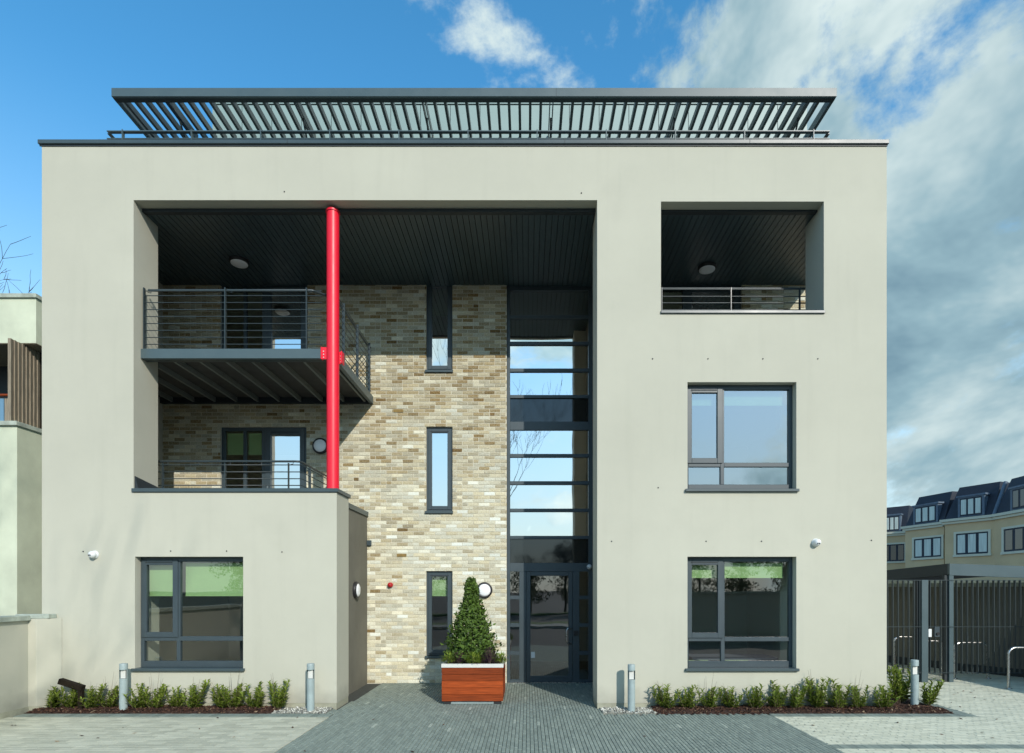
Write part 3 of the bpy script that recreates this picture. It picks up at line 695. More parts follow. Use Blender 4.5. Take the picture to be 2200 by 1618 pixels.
# ---- lower terrace railing
def tube_part(name, pts, r, parent, m='rail_paint', n=8): return MB().tube(pts, r, n).build(name, m, parent)
tr = part_empty('terrace_railing', bld)
YR = .78; xc = PX(648, YR)
for py in (999, 1014, 1028.6, 1043): tube_part('rail', [(PX(336, YR), YR, PZ(py, YR)), (xc, YR, PZ(py, YR)), (xc, YB - .04, PZ(py, YR))], .009, tr)
zt_ = PZ(990, YR)
tube_part('handrail', [(XREC + .1, YR + .05, zt_), (xc - .12, YR + .05, zt_), (xc - .06, YR + .07, zt_), (xc - .04, YR + .14, zt_), (xc - .04, YB - .06, zt_)], .019, tr, n=10)
for px in (350, 484, 620): MB().box(PX(px, YR) - .006, PX(px, YR) + .006, YR - .025, YR + .025, ZTER - .01, PZ(995, YR)).build('post', 'rail_paint', tr)
for y in (1.15, 2.3): MB().box(xc - .025, xc + .025, y - .006, y + .006, ZTER - .01, PZ(995, YR)).build('post', 'rail_paint', tr)
for px in (358, 425, 493, 560, 628): tube_part('bracket', [(PX(px, YR), YR + .05, zt_), (PX(px, YR) - .01, YR + .05, zt_ - .05), (PX(px, YR) - .03, YR + .01, zt_ - .06)], .006, tr)

# ---- upper balcony
bal = part_empty('balcony', bld)
YF = .163; XS = PX(802, YB); sF = S(YF)
zb1, zb0 = PZ(749, YF), PZ(770, YF)
MB().box(XO0 + .002, XS - .10, YF, YF + .07, zb0, zb1).build('front_beam', 'steel_paint', bal, bevel=.004)
MB().box(XO0 + .002, XS - .10, YF + .07, YF + .16, zb0, zb0 + .015).build('beam_flange', 'rail_paint', bal)
MB().box(XS - .07, XS, YF + .16, YB - .001, zb0, zb1).build('side_beam', 'steel_paint', bal, bevel=.004)
MB().box(XREC, XS - .07, YB - .09, YB - .001, zb0, zb1).build('wall_beam', 'dark_trim', bal)
deck = MB().box(XREC, XS - .071, TW + .001, YB - .09, zb1 - .05, zb1 - .005)
deck.box(XO0 + .003, XS - .071, YF + .071, TW + .001, zb1 - .05, zb1 - .005); deck.build('deck', 'decking', bal)
nj = 10
for i in range(nj):
    x = XREC + .25 + (XS - .4 - XREC) * i / (nj - 1)
    MB().box(x - .02, x + .02, (YF + .071 if x > XO0 + .05 else TW + .01), YB - .091, zb0 + .02, zb1 - .051).build('joist', 'joist_steel', bal)
rl = part_empty('balcony_railing', bld)
YR2 = YF + .03
for py in (625.3, 635.4, 650.2, 665.3, 680.2, 695.3, 710.1, 725, 739.8):
    tube_part('rail', [(PX(310, YR2), YR2, PZ(py, YR2)), (PX(692, YR2), YR2, PZ(py, YR2))], .0075, rl)
    tube_part('rail', [(XS - .03, YF + .3, PZ(py, YR2)), (XS - .03, YB - .06, PZ(py, YR2))], .0075, rl)
for px in (310, 484.5, 659): MB().box(PX(px, YR2) - .007, PX(px, YR2) + .007, YR2 - .025, YR2 + .025, zb1 - .02, PZ(619, YR2)).build('post', 'rail_paint', rl)
for y in (.34, .70, 1.5, 2.3): MB().box(XS - .055, XS - .005, y - .007, y + .007, zb1 - .1, PZ(619, YR2)).build('post', 'rail_paint', rl)
zh = PZ(619.3, YR2)
tube_part('handrail', [(PX(319, YR2 + .07), YR2 + .07, zh), (PX(670, YR2 + .07), YR2 + .07, zh), (PX(676, YR2 + .1), YR2 + .1, zh), (XS - .10, YR2 + .35, zh), (XS - .10, YB - .1, zh)], .02, rl, n=10)
for px in (319, 494, 665): tube_part('bracket', [(PX(px, YR2), YR2 + .07, zh), (PX(px, YR2), YR2 + .06, zh - .05), (PX(px, YR2) - .02, YR2 + .01, zh - .06)], .006, rl)
for y in (.7, 1.5, 2.3): tube_part('bracket', [(XS - .10, y, zh), (XS - .09, y, zh - .05), (XS - .04, y, zh - .06)], .006, rl)
# red column
col = MB(); XC, YCc, rc = PX(715.3, .2), .2, .101
col.lathe([(rc, 0), (rc, ZSOF + .005 - PZ(1050))], (XC, YCc, PZ(1050)), (0, 0, 1), 32)
column = col.build('column', 'red_paint', bld, label='bright red round steel column')
MB().lathe([(rc + .012, 0), (rc + .012, .03)], (XC, YCc, ZSOF - .04), (0, 0, 1), 32).build('collar', 'red_paint', column)
for sx in (-1, 1):
    bk = MB(); x = XC + sx * (rc + .02)
    if sx < 0: bk.box(x - .055, x + .03, YF - .012, YF - .002, zb0 - .02, zb1 + .02); bk.box(x - .06, x - .045, YF - .03, YF + .05, zb0 - .02, zb1 + .02)
    else: bk.box(XC + .05, XC + .145, .245, .258, zb0 - .06, zb1 - .02); bk.box(XC + .13, XC + .148, .2, .33, zb0 - .06, zb1 - .02)
    k = bk.build('beam_bracket', 'red_paint', column, bevel=.003)
    for q in range(3): MB().lathe([(.009, 0), (.009, .009)], (x - .015 if sx < 0 else XC + .115, YF - .012 if sx < 0 else .245, zb0 + .01 + q * .05 - (.04 if sx > 0 else 0)), (0, -1, 0), 8).build('bolt', 'rim_metal', k)

# ---- loggia sill and railing
MB().box(LX0 - .005, LX1 + .012, -.03, TW + .03, LZ0 - .002, PZ(668)).build('loggia_coping', 'coping_metal', bld, bevel=.005)
MB().box(LX0 - .1, XR - .34, TW + .031, YB + .005, 5.55, 5.6).build('loggia_floor', 'pavement_concrete', bld)
lr = part_empty('loggia_railing', bld); YL = .72
for py in (621.8, 637, 651, 666): tube_part('rail', [(PX(1418, YL), YL, PZ(py, YL)), (XR - .36, YL, PZ(py, YL))], .009, lr)
tube_part('handrail', [(PX(1416, YL), YL + .05, PZ(617, YL)), (XR - .34, YL + .05, PZ(617, YL))], .019, lr, n=10)
for px in (1421.5, 1570, 1718): MB().box(PX(px, YL) - .007, PX(px, YL) + .007, YL - .025, YL + .025, 5.59, PZ(619, YL)).build('post', 'rail_paint', lr)
for px in (1495, 1643): tube_part('bracket', [(PX(px, YL), YL + .05, PZ(617, YL)), (PX(px, YL), YL + .02, PZ(621, YL))], .006, lr)
tube_part('handrail', [(XR - .18, YL + .1, PZ(617, YL)), (XR - .18, 2.7, PZ(617, YL))], .019, lr, n=10)
for z in (5.75, 6.0, 6.25): tube_part('rail', [(XR - .18, YL, z + .2), (XR - .18, 2.7, z + .2)], .009, lr)

# ---- penthouse and pergola
YPH = 2.6; px0, px1 = PX(456, YPH), XR - .01; zpt = PZ(217, YPH)
ph = MB().box(px0 + .02, px1 - .02, YPH + .012, 8, ZTOP - .2, zpt - .02).build('penthouse', 'dark_trim', bld)
npn = round((px1 - px0) / .61); w = (px1 - px0) / npn; zj = PZ(225, YPH)
me = MB().box(-w / 2 + .006, w / 2 - .006, YPH, YPH + .012, ZTOP - .2, zj - .012).mesh('cladding_panel'); me.materials.append(MATS['penthouse_panel'])
for i in range(npn): link('cladding_panel', me, ph, origin=(px0 + w * (i + .5), 0, 0))
MB().box(px0, px1, YPH - .01, YPH + .3, zj + .012, zpt).build('roof_fascia', 'penthouse_panel', ph)
MB().box(px0, px0 + .02, YPH + .02, 8, ZTOP - .2, zj).build('end_panel', 'penthouse_panel', ph)
pg = part_empty('pergola', bld); YP = 1.5
zp0, zp1 = PZ(207, YP), PZ(188.5, YP); pxa, pxb = PX(239, YP), PX(1798, YP)
fb = MB().box(pxa, pxb, YP, YP + .05, zp0, zp1).build('front_beam', 'steel_paint', pg, bevel=.004)
MB().box(pxa, pxb, YP + .05, YP + .14, zp0, zp0 + .012).build('beam_flange', 'dark_trim', pg)
MB().box(PX(1195, YP) - .003, PX(1195, YP) + .003, YP - .0015, YP + .01, zp0 + .005, zp1 - .005).build('beam_joint', 'dark_trim', fb)
LB = MB().box(-.025, .025, YP + .141, 4.6, .0, .115).mesh('louvre'); LB.materials.append(MATS['rail_paint'])
x = 0.02 + PX(1137, YP); step = .2045
xs = [x + step * i for i in range(-60, 60) if pxa + .12 < x + step * i < pxb - .12]
arms = set(range(4, len(xs), 12))
for i, xx in enumerate(xs):
    if i in arms:
        for d in (-.03, .03): MB().box(xx + d - .008, xx + d + .008, YP + .14, YPH - .001, zp0 - .004, zp1 - .02).build('support_arm', 'rail_paint', pg)
        MB().tube([(xx, YP + .5, zp0 + .01), (xx, YPH - .01, zp0 - .75)], .018, 8).build('strut', 'rail_paint', pg)
    else: link('louvre', LB, pg, origin=(xx, 0, zp0 + .006))
for xx in (pxa + .03, pxb - .03): MB().box(xx - .03, xx + .03, YP + .051, 5, zp0 + .002, zp1 - .002).build('end_beam', 'steel_paint', pg)
MB().box(pxa + .06, px0 - .001, 4.6, 4.7, zp0, zp1).build('rear_beam', 'steel_paint', pg)
rr = part_empty('roof_railing', bld); YRR = .6
ra, rb = PX(229, YRR), PX(1783, YRR); za, zc = PZ(281, YRR), PZ(297, YRR)
MB().box(ra, rb, YRR, YRR + .06, za - .008, za + .008).build('rail', 'steel_paint', rr)
MB().box(ra, rb, YRR, YRR + .03, zc - .006, zc + .006).build('rail', 'steel_paint', rr)
for xx in (ra, rb): MB().box(xx - .03, xx + .03, YRR + .06, YPH + .9, za - .008, za + .008).build('rail', 'rail_paint', rr); MB().box(xx - .012, xx + .012, YRR + .03, YPH + .9, zc - .006, zc + .006).build('rail', 'rail_paint', rr)
px = 263
while px < 1780:
    MB().box(PX(px, YRR) - .007, PX(px, YRR) + .007, YRR - .012, YRR + .05, ZTOP - .25, za + .02).build('post', 'steel_paint', rr); px += 148.5

# ================================================================== FITTINGS
def bulkhead(o, axis, label, group, r=.165):
    t = thing('wall_light', label, 'light', o, group); a = Vector(axis)
    MB().lathe([(r, 0), (r, .035), (r * .97, .055), (r * .80, .066), (r * .78, .05)], (0, 0, 0), a, 32).build('housing', 'black_plastic', t)
    MB().lathe([(r * .785, .045), (r * .77, .062), (r * .6, .077), (r * .3, .085), (r * .05, .087)], (0, 0, 0), a, 32).build('lens', 'opal_lens', t)
    return t
bulkhead((PX(1041, YB), YB - .003, PZ(1268, YB)), (0, -1, 0), 'round black rimmed wall light on brick beside the entrance door', None)
bulkhead((PX(689.5, YB), YB - .003, PZ(959, YB)), (0, -1, 0), 'round black rimmed wall light on brick beside the terrace door, behind the red column', None)
ys = D * 0 + F / ((VX - 763) / -XD) - D
bulkhead((XD - .002, ys, PZ(1268, ys)), (1, 0, 0), 'round black rimmed wall light on the dark rendered side wall', None)
for px, py, lb in ((514, 560, 'round white ceiling light in the dark soffit above the balcony'), (1519, 573, 'round white ceiling light in the soffit of the top floor loggia')):
    s_ = (VY - py) / (ZSOF - H); y = F / s_ - D
    t = thing('ceiling_light', lb, 'light', ((px - VX) / s_, y, ZSOF + .002))
    MB().lathe([(.175, 0), (.175, .05), (.165, .06), (.15, .06)], (0, 0, 0), (0, 0, -1), 32).build('housing', 'black_plastic', t)
    MB().lathe([(.152, .055), (.15, .07), (.11, .085), (.05, .092), (.008, .094)], (0, 0, 0), (0, 0, -1), 32).build('lens', 'opal_lens', t)
def cctv(px, py, Y, look, label, r=.058):
    t = thing('security_camera', label, 'camera', (PX(px, Y), Y, PZ(py, Y)))
    MB().lathe([(r * 1.15, 0), (r * 1.15, .02), (r * .9, .035)], (0, 0, 0), (0, -1, 0), 20).build('base', 'white_plastic', t)
    d = Vector(look).normalized(); c = Vector((0, -.055, 0))
    MB().lathe([(r * .2, -r), (r * .62, -r * .8), (r * .92, -r * .4), (r, 0), (r * .94, r * .4), (r * .74, r * .72), (r * .6, r * .8)], c, d, 20).build('dome', 'white_plastic', t)
    MB().lathe([(r * .6, r * .79), (r * .55, r * .86), (r * .2, r * .86)], c, d, 16).build('face_plate', 'white_plastic', t)
    u = d.cross(Vector((0, 0, 1))).normalized()
    for s in (-1, 1): MB().lathe([(r * .2, r * .85), (r * .18, r * .95), (r * .02, r * .97)], c + u * s * r * .25, d, 10).build('lens', 'black_plastic', t)
cctv(204, 1192, 0, (-.25, -1, -.25), 'white dome security camera on the render above the left bollard')
cctv(1752, 1166, 0, (.05, -1, -.45), 'white dome security camera above and right of the ground floor right window')
cctv(1266, 1218, YB - .02, (-.8, -.5, -.3), 'small white security camera at the top corner of the entrance door', .045)
t = thing('alarm_sounder', 'small red alarm sounder on the pale brick wall', 'alarm', (PX(839, YB), YB - .004, PZ(1257, YB)))
MB().lathe([(.055, 0), (.055, .03), (.05, .036)], (0, 0, 0), (0, -1, 0), 20).build('base', 'red_plastic', t); MB().lathe([(.047, .034), (.045, .06), (.03, .075), (.01, .08)], (0, 0, 0), (0, -1, 0), 20).build('dome', 'red_plastic', t)
t = thing('junction_box', 'small grey junction box on brick next to the dark side wall', 'box', (PX(794, YB), YB - .004, PZ(1167, YB)))
MB().box(-.045, .045, -.05, 0, -.055, .055).build('housing', 'steel_paint', t, bevel=.005); MB().box(-.038, .038, -.056, -.049, -.048, .048).build('cover', 'frame_paint', t, bevel=.002)

# ---- bollard lights
def bollard(name, label, loc, hgt=.74, face=0):
    t = thing(name, label, 'bollard', loc, 'bollard lights', face); r = .058
    MB().lathe([(r, -.1), (r, hgt - .24)], (0, 0, 0), (0, 0, 1), 28).build('post', 'galvanised', t)
    MB().lathe([(r, hgt - .095), (r, hgt - .012), (r * .93, hgt)], (0, 0, 0), (0, 0, 1), 28).build('cap', 'galvanised', t)
    cage = MB()
    for k in range(28):                                    # the rear half shields the lamp, the front is cut open
        a0, a1 = 2 * math.pi * k / 28, 2 * math.pi * (k + 1) / 28
        if -math.pi * .88 < ((a0 + math.pi) % (2 * math.pi)) - math.pi < -math.pi * .12: continue
        p = [(r * math.cos(a), r * math.sin(a)) for a in (a0, a1)]
        cage.add([(p[0][0], p[0][1], hgt - .24), (p[1][0], p[1][1], hgt - .24), (p[1][0], p[1][1], hgt - .095), (p[0][0], p[0][1], hgt - .095)], [(0, 1, 2, 3)])
    cage.build('cage', 'galvanised', t)
    MB().box(-.036, .036, -.012, .012, hgt - .235, hgt - .1).build('lamp_reflector', 'rim_metal', t)
    return t
bollard('bollard_light', 'grey cylindrical bollard light among laurels below the left corner of the ground floor left window', (PX(265.5, -.25), -.25, .03))
bollard('bollard_light', 'grey cylindrical bollard light on gravel in front of the low box, clear of plants', (PX(667.5, -.25), -.25, .03))
bollard('bollard_light', 'grey cylindrical bollard light on gravel right of the entrance, its shadow on the wall', (PX(1356.5, -.27), -.27, .02))
bollard('bollard_light', 'grey cylindrical bollard light in the bed at the building corner facing the bicycle yard', (PX(1965, .09), .09, .045))

lt = MB(); rl_ = random.Random(8)
for _ in range(60):
    x, y = rl_.choice([(rl_.uniform(-7.6, -3.2), rl_.uniform(-3, -.65)), (rl_.uniform(-3, 8.5), rl_.uniform(-3, -.7)), (rl_.uniform(6.95, 9), rl_.uniform(-.5, 2))]); a = rl_.uniform(0, 6.28); L = rl_.uniform(.015, .04)
    u = Vector((math.cos(a), math.sin(a), .15)) * L; v = Vector((-math.sin(a), math.cos(a), -.1)) * L * .45; p = Vector((x, y, .009)); lt.tone = rl_.random()
    lt.add([p - u, p + v, p + u, p - v, p + Vector((0, 0, .006))], [(0, 3, 4), (3, 2, 4), (2, 1, 4), (1, 0, 4)])
lt = lt.build('fallen_leaves', 'mulch_chip', None, 'stuff'); lt['label'] = 'scattered dead leaves on the paving'
# ---- slanted dark timber in the left bed
t = thing('timber_prop', 'dark brown slanted timber beam on a short post behind the laurels at the garden wall', 'timber', (PX(150, -.2), -.2, 0))
x0 = t.location.x
pA, pB = Vector((PX(129, -.2) - x0, 0, PZ(1463, -.2))), Vector((PX(179, -.2) - x0, 0, PZ(1479, -.2)))
dd = (pB - pA).normalized(); nn = Vector((-dd.z, 0, dd.x)) * .045; yy = Vector((0, .045, 0))
vs_ = [p + s * nn + q * yy for p in (pA, pB) for s, q in ((-1, -1), (1, -1), (1, 1), (-1, 1))]
mat('dark_timber', (.014, .010, .006), .85, noise=.4, nscale=14, bump=.3, spec=.15)
MB().add(vs_, [(0, 1, 2, 3), (7, 6, 5, 4), (0, 4, 5, 1), (1, 5, 6, 2), (2, 6, 7, 3), (3, 7, 4, 0)]).build('beam', 'dark_timber', t, bevel=.006)
MB().box(pB.x - .07, pB.x + .0, -.03, .03, 0, pB.z).build('post', 'dark_timber', t, bevel=.004)

# ---- planter
pxl, pxr = PX(949, .33), PX(1080.5, .33); pw = pxr - pxl; pc = (pxl + pxr) / 2
pt = thing('timber_planter', 'square planter clad in red-brown timber boards with a pale metal rim', 'planter', (pc, .33 + pw / 2, 0)); hw = pw / 2
zb, zt2 = .055, PZ(1434.5, .33); nb = 5; bh = (zt2 - zb) / nb
for k in range(4):
    for i in range(nb):
        b = MB(); L = hw if k % 2 == 0 else hw - .023; b.tone = (.45, .8, .95, .42, .35)[i] + random.uniform(-.08, .08)
        b.box(-L, L, -hw, -hw + .022, zb + i * bh + .002, zb + (i + 1) * bh - .002)
        mx = Matrix.Rotation(k * math.pi / 2, 3, 'Z'); b.v = [tuple(mx @ Vector(v)) for v in b.v]
        b.build('board', 'timber_red', pt, bevel=.003)
MB().box(-hw + .023, hw - .023, -hw + .023, hw - .023, .05, zt2 - .02).build('liner', 'black_plastic', pt)
rim = MB(); frame = .05; zr = PZ(1426.5, .33)
rim.box(-hw - .008, hw + .008, -hw - .008, -hw + frame, zt2, zr); rim.box(-hw - .008, hw + .008, hw - frame, hw + .008, zt2, zr)
rim.box(-hw - .008, -hw + frame, -hw + frame, hw - frame, zt2, zr); rim.box(hw - frame, hw + .008, -hw + frame, hw - frame, zt2, zr)
rim.build('rim', 'rim_metal', pt, bevel=.003)
MB().box(-hw + .05, hw - .05, -hw + .05, hw - .05, zt2 - .02, zr - .015).build('soil', 'soil', pt)
for sx in (-1, 1):
    for sy in (-1, 1): MB().box(sx * (hw - .09) - .06, sx * (hw - .09) + .06, sy * (hw - .09) - .06, sy * (hw - .09) + .06, .0, .056).build('foot', 'black_plastic', pt)
MB().box(-hw + .15, hw - .15, -hw + .05, -hw + .06, .006, .05).build('base_plate', 'galvanised', pt)

# ---- leaves
def leaf(b, p, d, L, W, up, fold=.25, curl=.2):
    d = d.normalized(); s = d.cross(up)
    if s.length < 1e-4: s = d.orthogonal()
    s.normalize(); nn = s.cross(d).normalized()
    m = p + d * L * .5 + nn * L * .06; e = p + d * L - nn * L * curl
    b.add([p, m + s * W * .5 + nn * W * fold, e, m - s * W * .5 + nn * W * fold, m], [(0, 4, 1), (4, 2, 1), (0, 3, 4), (4, 3, 2)])
def laurel_mesh(seed, hgt, spread, nst=11):
    rnd = random.Random(seed); b = MB(); st = MB()
    for k in range(nst):
        a = rnd.uniform(0, 6.28); tilt = rnd.uniform(.05, .95) * spread; h = hgt * rnd.uniform(.45, 1.08)
        top = Vector((math.cos(a) * tilt, math.sin(a) * tilt * .6, h)); base = Vector((math.cos(a) * .03, math.sin(a) * .03, -.02))
        mid = base.lerp(top, .5) + Vector((0, 0, -h * .06)); pts = [base, mid, top]
        st.tube(pts, [.005, .004, .002], 5, False)
        n = int(27 * h / .35)
        for i in range(n):
            t = .12 + .88 * (i + rnd.random()) / n; p = base.lerp(mid, t * 2) if t < .5 else mid.lerp(top, t * 2 - 1)
            az = i * 2.4 + rnd.uniform(-.4, .4); up = .5 + .9 * t
            d = Vector((math.cos(az), math.sin(az), up + rnd.uniform(-.3, .4)))
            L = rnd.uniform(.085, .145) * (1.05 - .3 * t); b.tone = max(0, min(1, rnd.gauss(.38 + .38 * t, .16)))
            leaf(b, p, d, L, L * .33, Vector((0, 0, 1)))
    tw = []
    for k in range(rnd.choice([0, 2, 3, 4])):
        a = rnd.uniform(0, 6.28); h = hgt * rnd.uniform(1.15, 1.65); x = math.cos(a) * spread * .45
        st.tube([(x * .2, 0, 0), (x * .7, .02, h * .6), (x * 1.1 + rnd.uniform(-.04, .04), 0, h)], [.003, .0022, .001], 4, False)
    return b, st
LV = []
for i, (h, s) in enumerate([(.34, .27), (.38, .28), (.32, .33), (.44, .22), (.36, .31), (.30, .24)]):
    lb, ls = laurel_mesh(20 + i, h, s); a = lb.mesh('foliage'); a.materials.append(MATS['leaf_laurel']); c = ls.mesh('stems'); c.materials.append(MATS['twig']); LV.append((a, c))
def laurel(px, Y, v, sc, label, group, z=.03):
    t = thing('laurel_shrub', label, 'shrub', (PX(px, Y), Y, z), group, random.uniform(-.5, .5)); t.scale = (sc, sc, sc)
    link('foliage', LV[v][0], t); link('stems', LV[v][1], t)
ORD = ['first', 'second', 'third', 'fourth', 'fifth', 'sixth', 'seventh', 'eighth', 'ninth', 'tenth', 'eleventh']
for i, (px, v, sc) in enumerate(((112, 5, 1.0), (150, 0, 1.0), (192, 4, .95), (232, 1, .95), (296, 0, 1.0), (330, 1, 1.05), (376, 2, .95), (412, 4, 1.1), (474, 5, 1.05), (502, 1, 1.05), (546, 0, 1.05))):
    laurel(px, -.17 + random.uniform(-.04, .04), v, sc, f'low green laurel, {ORD[i]} from the garden wall along the mulch bed', 'laurels in the left bed')
laurel(596, -.2, 3, 1.02, 'upright laurel with bare twigs at the gravel end of the left bed', None)
laurel(1430, -.2, 5, 1.12, 'small round laurel standing apart next to the gravel in the right bed', None)
for i, (px, v, sc) in enumerate(((1476, 2, 1.0), (1522, 1, .95), (1570, 5, 1.0), (1622, 2, 1.05), (1668, 0, 1.1), (1706, 4, .95), (1752, 3, 1.1), (1800, 0, 1.15), (1843, 1, 1.0), (1898, 2, 1.1))):
    laurel(px, -.17 + random.uniform(-.04, .04), v, sc, f'low green laurel, {ORD[i + 1]} from the gravel right of the entrance in the mulch bed', 'laurels in the right bed')
laurel(1932, .25, 3, 1.42, 'tallest laurel bush at the right corner of the building', None)
laurel(1990, .05, 4, 1.05, 'sprawling laurel outside the corner bollard at the tip of the bed', None)

# clipped bay cone and planter companions
def cone_shrub():
    t = thing('topiary_cone', 'tall cone shaped evergreen topiary growing in the timber planter', 'shrub', (PX(1012, .85), .88, zr - .03))
    rnd = random.Random(4); b = MB(); hh = PZ(1247, .85) - zr + .03
    prof = [(0, .37), (.10, .41), (.20, .375), (.28, .36), (.34, .31), (.44, .30), (.52, .235), (.60, .205), (.66, .14), (.72, .125), (.80, .085), (.88, .095), (.97, .045), (1.0, .02)]   # uneven clipped outline
    def rad(z):
        u = z / hh
        for (u0, r0), (u1, r1) in zip(prof, prof[1:]):
            if u <= u1: return r0 + (r1 - r0) * (u - u0) / (u1 - u0)
        return .03
    for i in range(6200):
        u = rnd.random() ** 1.35; z = u * hh; a = rnd.uniform(0, 6.28); inner = rnd.random() < .3
        lump = 1 + .16 * math.sin(a * 5 + z * 11) * math.sin(z * 17 + a * 2) + .06 * math.sin(z * 31 + a)
        r = rad(z) * lump * (rnd.uniform(.45, .8) if inner else rnd.uniform(.72, 1.08) if rnd.random() < .93 else rnd.uniform(1.08, 1.3)); p = Vector((math.cos(a) * r, math.sin(a) * r, z))
        ro = Vector((math.cos(a), math.sin(a), .25)); tg = Vector((-math.sin(a), math.cos(a), 0)); d = ro * rnd.uniform(.0, .9) + tg * rnd.uniform(-1.1, 1.1) + Vector((0, 0, rnd.uniform(-.25, 1.2)))
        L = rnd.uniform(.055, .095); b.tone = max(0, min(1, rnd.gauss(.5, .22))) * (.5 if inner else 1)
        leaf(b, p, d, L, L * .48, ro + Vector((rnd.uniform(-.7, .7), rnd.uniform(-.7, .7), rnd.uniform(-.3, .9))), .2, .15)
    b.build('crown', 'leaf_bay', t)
    s = MB(); s.tube([(0, 0, -.05), (.01, 0, hh * .5), (0, 0, hh * .95)], [.03, .02, .006], 8)
    for i in range(40):
        z = rnd.uniform(.1, .9) * hh; a = rnd.uniform(0, 6.28); r = rad(z) * .8; s.tube([(0, 0, z * .9), (math.cos(a) * r, math.sin(a) * r, z + .05)], [.006, .003], 4, False)
    s.build('trunk', 'twig', t)
cone_shrub()
def tuft(name, label, loc, m, n, r, h, Lr, seed, group=None, wf=.16):
    t = thing(name, label, 'plant', loc, group); rnd = random.Random(seed); b = MB(); st = MB()
    for i in range(n):
        a = rnd.uniform(0, 6.28); q = r * math.sqrt(rnd.random()); z = h * (1 - (q / r) ** 2 * .6) * rnd.uniform(.25, 1)
        p = Vector((math.cos(a) * q, math.sin(a) * q, z)); L = rnd.uniform(*Lr); b.tone = rnd.random()
        leaf(b, p, Vector((math.cos(a) * rnd.uniform(0, 1.3), math.sin(a) * rnd.uniform(0, 1.3), rnd.uniform(.3, 1.2))), L, L * wf, Vector((0, 0, 1)), .1, .25)
    b.build('leaves', m, t)
    for i in range(14):
        a = rnd.uniform(0, 6.28); q = r * .7 * rnd.random(); st.tube([(0, 0, -.03), (math.cos(a) * q, math.sin(a) * q, h * .8)], [.005, .003], 4, False)
    st.build('stems', 'twig', t)
zs_ = zr - .03
tuft('heather', 'dark purple heather clump in the front left of the planter', (PX(987, .43), .43, zs_), 'leaf_heather', 900, .13, .26, (.015, .03), 1, wf=.35)
tuft('heather', 'dark purple heather clump in the front right of the planter', (PX(1052, .43), .43, zs_), 'leaf_heather', 1100, .14, .31, (.015, .03), 2, wf=.35)
tuft('fern', 'yellow green ferny plant at the front centre of the planter under the cone', (PX(1018, .41), .41, zs_), 'leaf_fern', 300, .11, .20, (.05, .11), 3)
tuft('fern', 'yellow green ferny plant spilling over the left corner of the planter', (PX(965, .42), .42, zs_), 'leaf_fern', 240, .10, .19, (.05, .12), 4)
tuft('fern', 'yellow green ferny plant at the right edge of the planter next to the purple heather', (PX(1076, .45), .45, zs_), 'leaf_fern', 220, .09, .17, (.05, .11), 5)

# ================================================================== LEFT NEIGHBOUR, GARDEN WALL, TREE
gw = thing('garden_wall', 'pale rendered garden wall with stone coping and a pier against the apartment building', 'wall', (-8, -1, 0))
def addw(mb, name, m, bevel=0): 
    mb.v = [(v[0] + 8, v[1] + 1, v[2]) for v in mb.v]; return mb.build(name, m, gw, bevel=bevel)
addw(MB().box(-8.15, -7.9, -6, -.26, .09, 1.45), 'wall_face', 'render_cream')
addw(MB().prism([(-8.15, -.26), (-7.77, -.26), (-7.575, -.004), (-8.15, -.004)], .09, 1.475), 'pier', 'render_cream', .004)
addw(MB().box(-8.14, -7.893, -6, -.265, -.1, .09), 'wall_plinth', 'plinth'); addw(MB().prism([(-8.14, -.262), (-7.765, -.262), (-7.565, -.004), (-8.14, -.004)], -.1, .09), 'pier_plinth', 'plinth')
addw(MB().box(-8.2, -7.85, -6, -.27, 1.451, 1.53), 'coping_stone', 'stone_coping', .006)
addw(MB().box(-8.2, -7.66, -.16, -.004, 1.476, 1.545), 'coping_stone', 'stone_coping', .006)

nb_ = thing('neighbour_house', 'pale green neighbouring house with weathered timber cladding beside the garden wall', 'house', (-9.3, 1.5, 0))
def addn(mb, name, m, bevel=0, parent=None):
    mb.v = [(v[0] + 9.3, v[1] - 1.5, v[2]) for v in mb.v]; return mb.build(name, m, parent or nb_, bevel=bevel)
XN = -9.3
zled = PZ(908, 1.1); zup = PZ(737, 1.5); zupt = PZ(641, 1.5)
addn(MB().box(-16, XN, 1.1, 6, 0, zled - .06), 'lower_wall', 'neighbour_render')
addn(MB().box(-16.05, XN + .03, 1.05, 6, zled - .06, zled + .02), 'ledge', 'stone_coping', .006)
addn(MB().box(-16, XN, 1.5, 6, zup, zupt), 'upper_wall', 'neighbour_render')
addn(MB().box(-16.05, XN + .03, 1.46, 6, zupt, PZ(632, 1.5)), 'roof_coping', 'stone_coping', .006)
addn(MB().box(-16, XN, 1.51, 6, zup - .012, zup - .001), 'upper_soffit', 'timber_cladding')
addn(MB().box(-16, XN - .4, 2.6, 6, zled + .02, zup - .012), 'recess_back', 'dark_trim')
for i in range(8):
    t0, t1 = i / 8, (i + 1) / 8; ya, yb = 1.24 + .66 * t0, 1.24 + .66 * t1
    addn(MB().prism([(XN - .24, ya), (XN - .24 - .02, yb - .004), (XN - .30, yb - .004), (XN - .30, ya)], zled + .02, zup - .02), 'cladding_board', 'timber_cladding', .003)
addn(MB().box(XN - .32, XN - .18, 1.91, 6, zled + .02, zup - .012), 'recess_side', 'dark_timber')
addn(MB().tube([(-14, 1.3, PZ(849, 1.3)), (XN - .32, 1.3, PZ(849, 1.3))], .025, 8), 'handrail', 'timber_red')
mat('blue_panel', (.13, .25, .36), .4); addn(MB().box(-14, PX(10, 1.35), 1.33, 1.37, zled + .02, PZ(857, 1.35)), 'balustrade_panel', 'blue_panel')
addn(MB().box(PX(12, 1.35), PX(27, 1.35), 1.33, 1.37, zled + .02, PZ(857, 1.35)), 'balustrade_panel', 'timber_cladding')

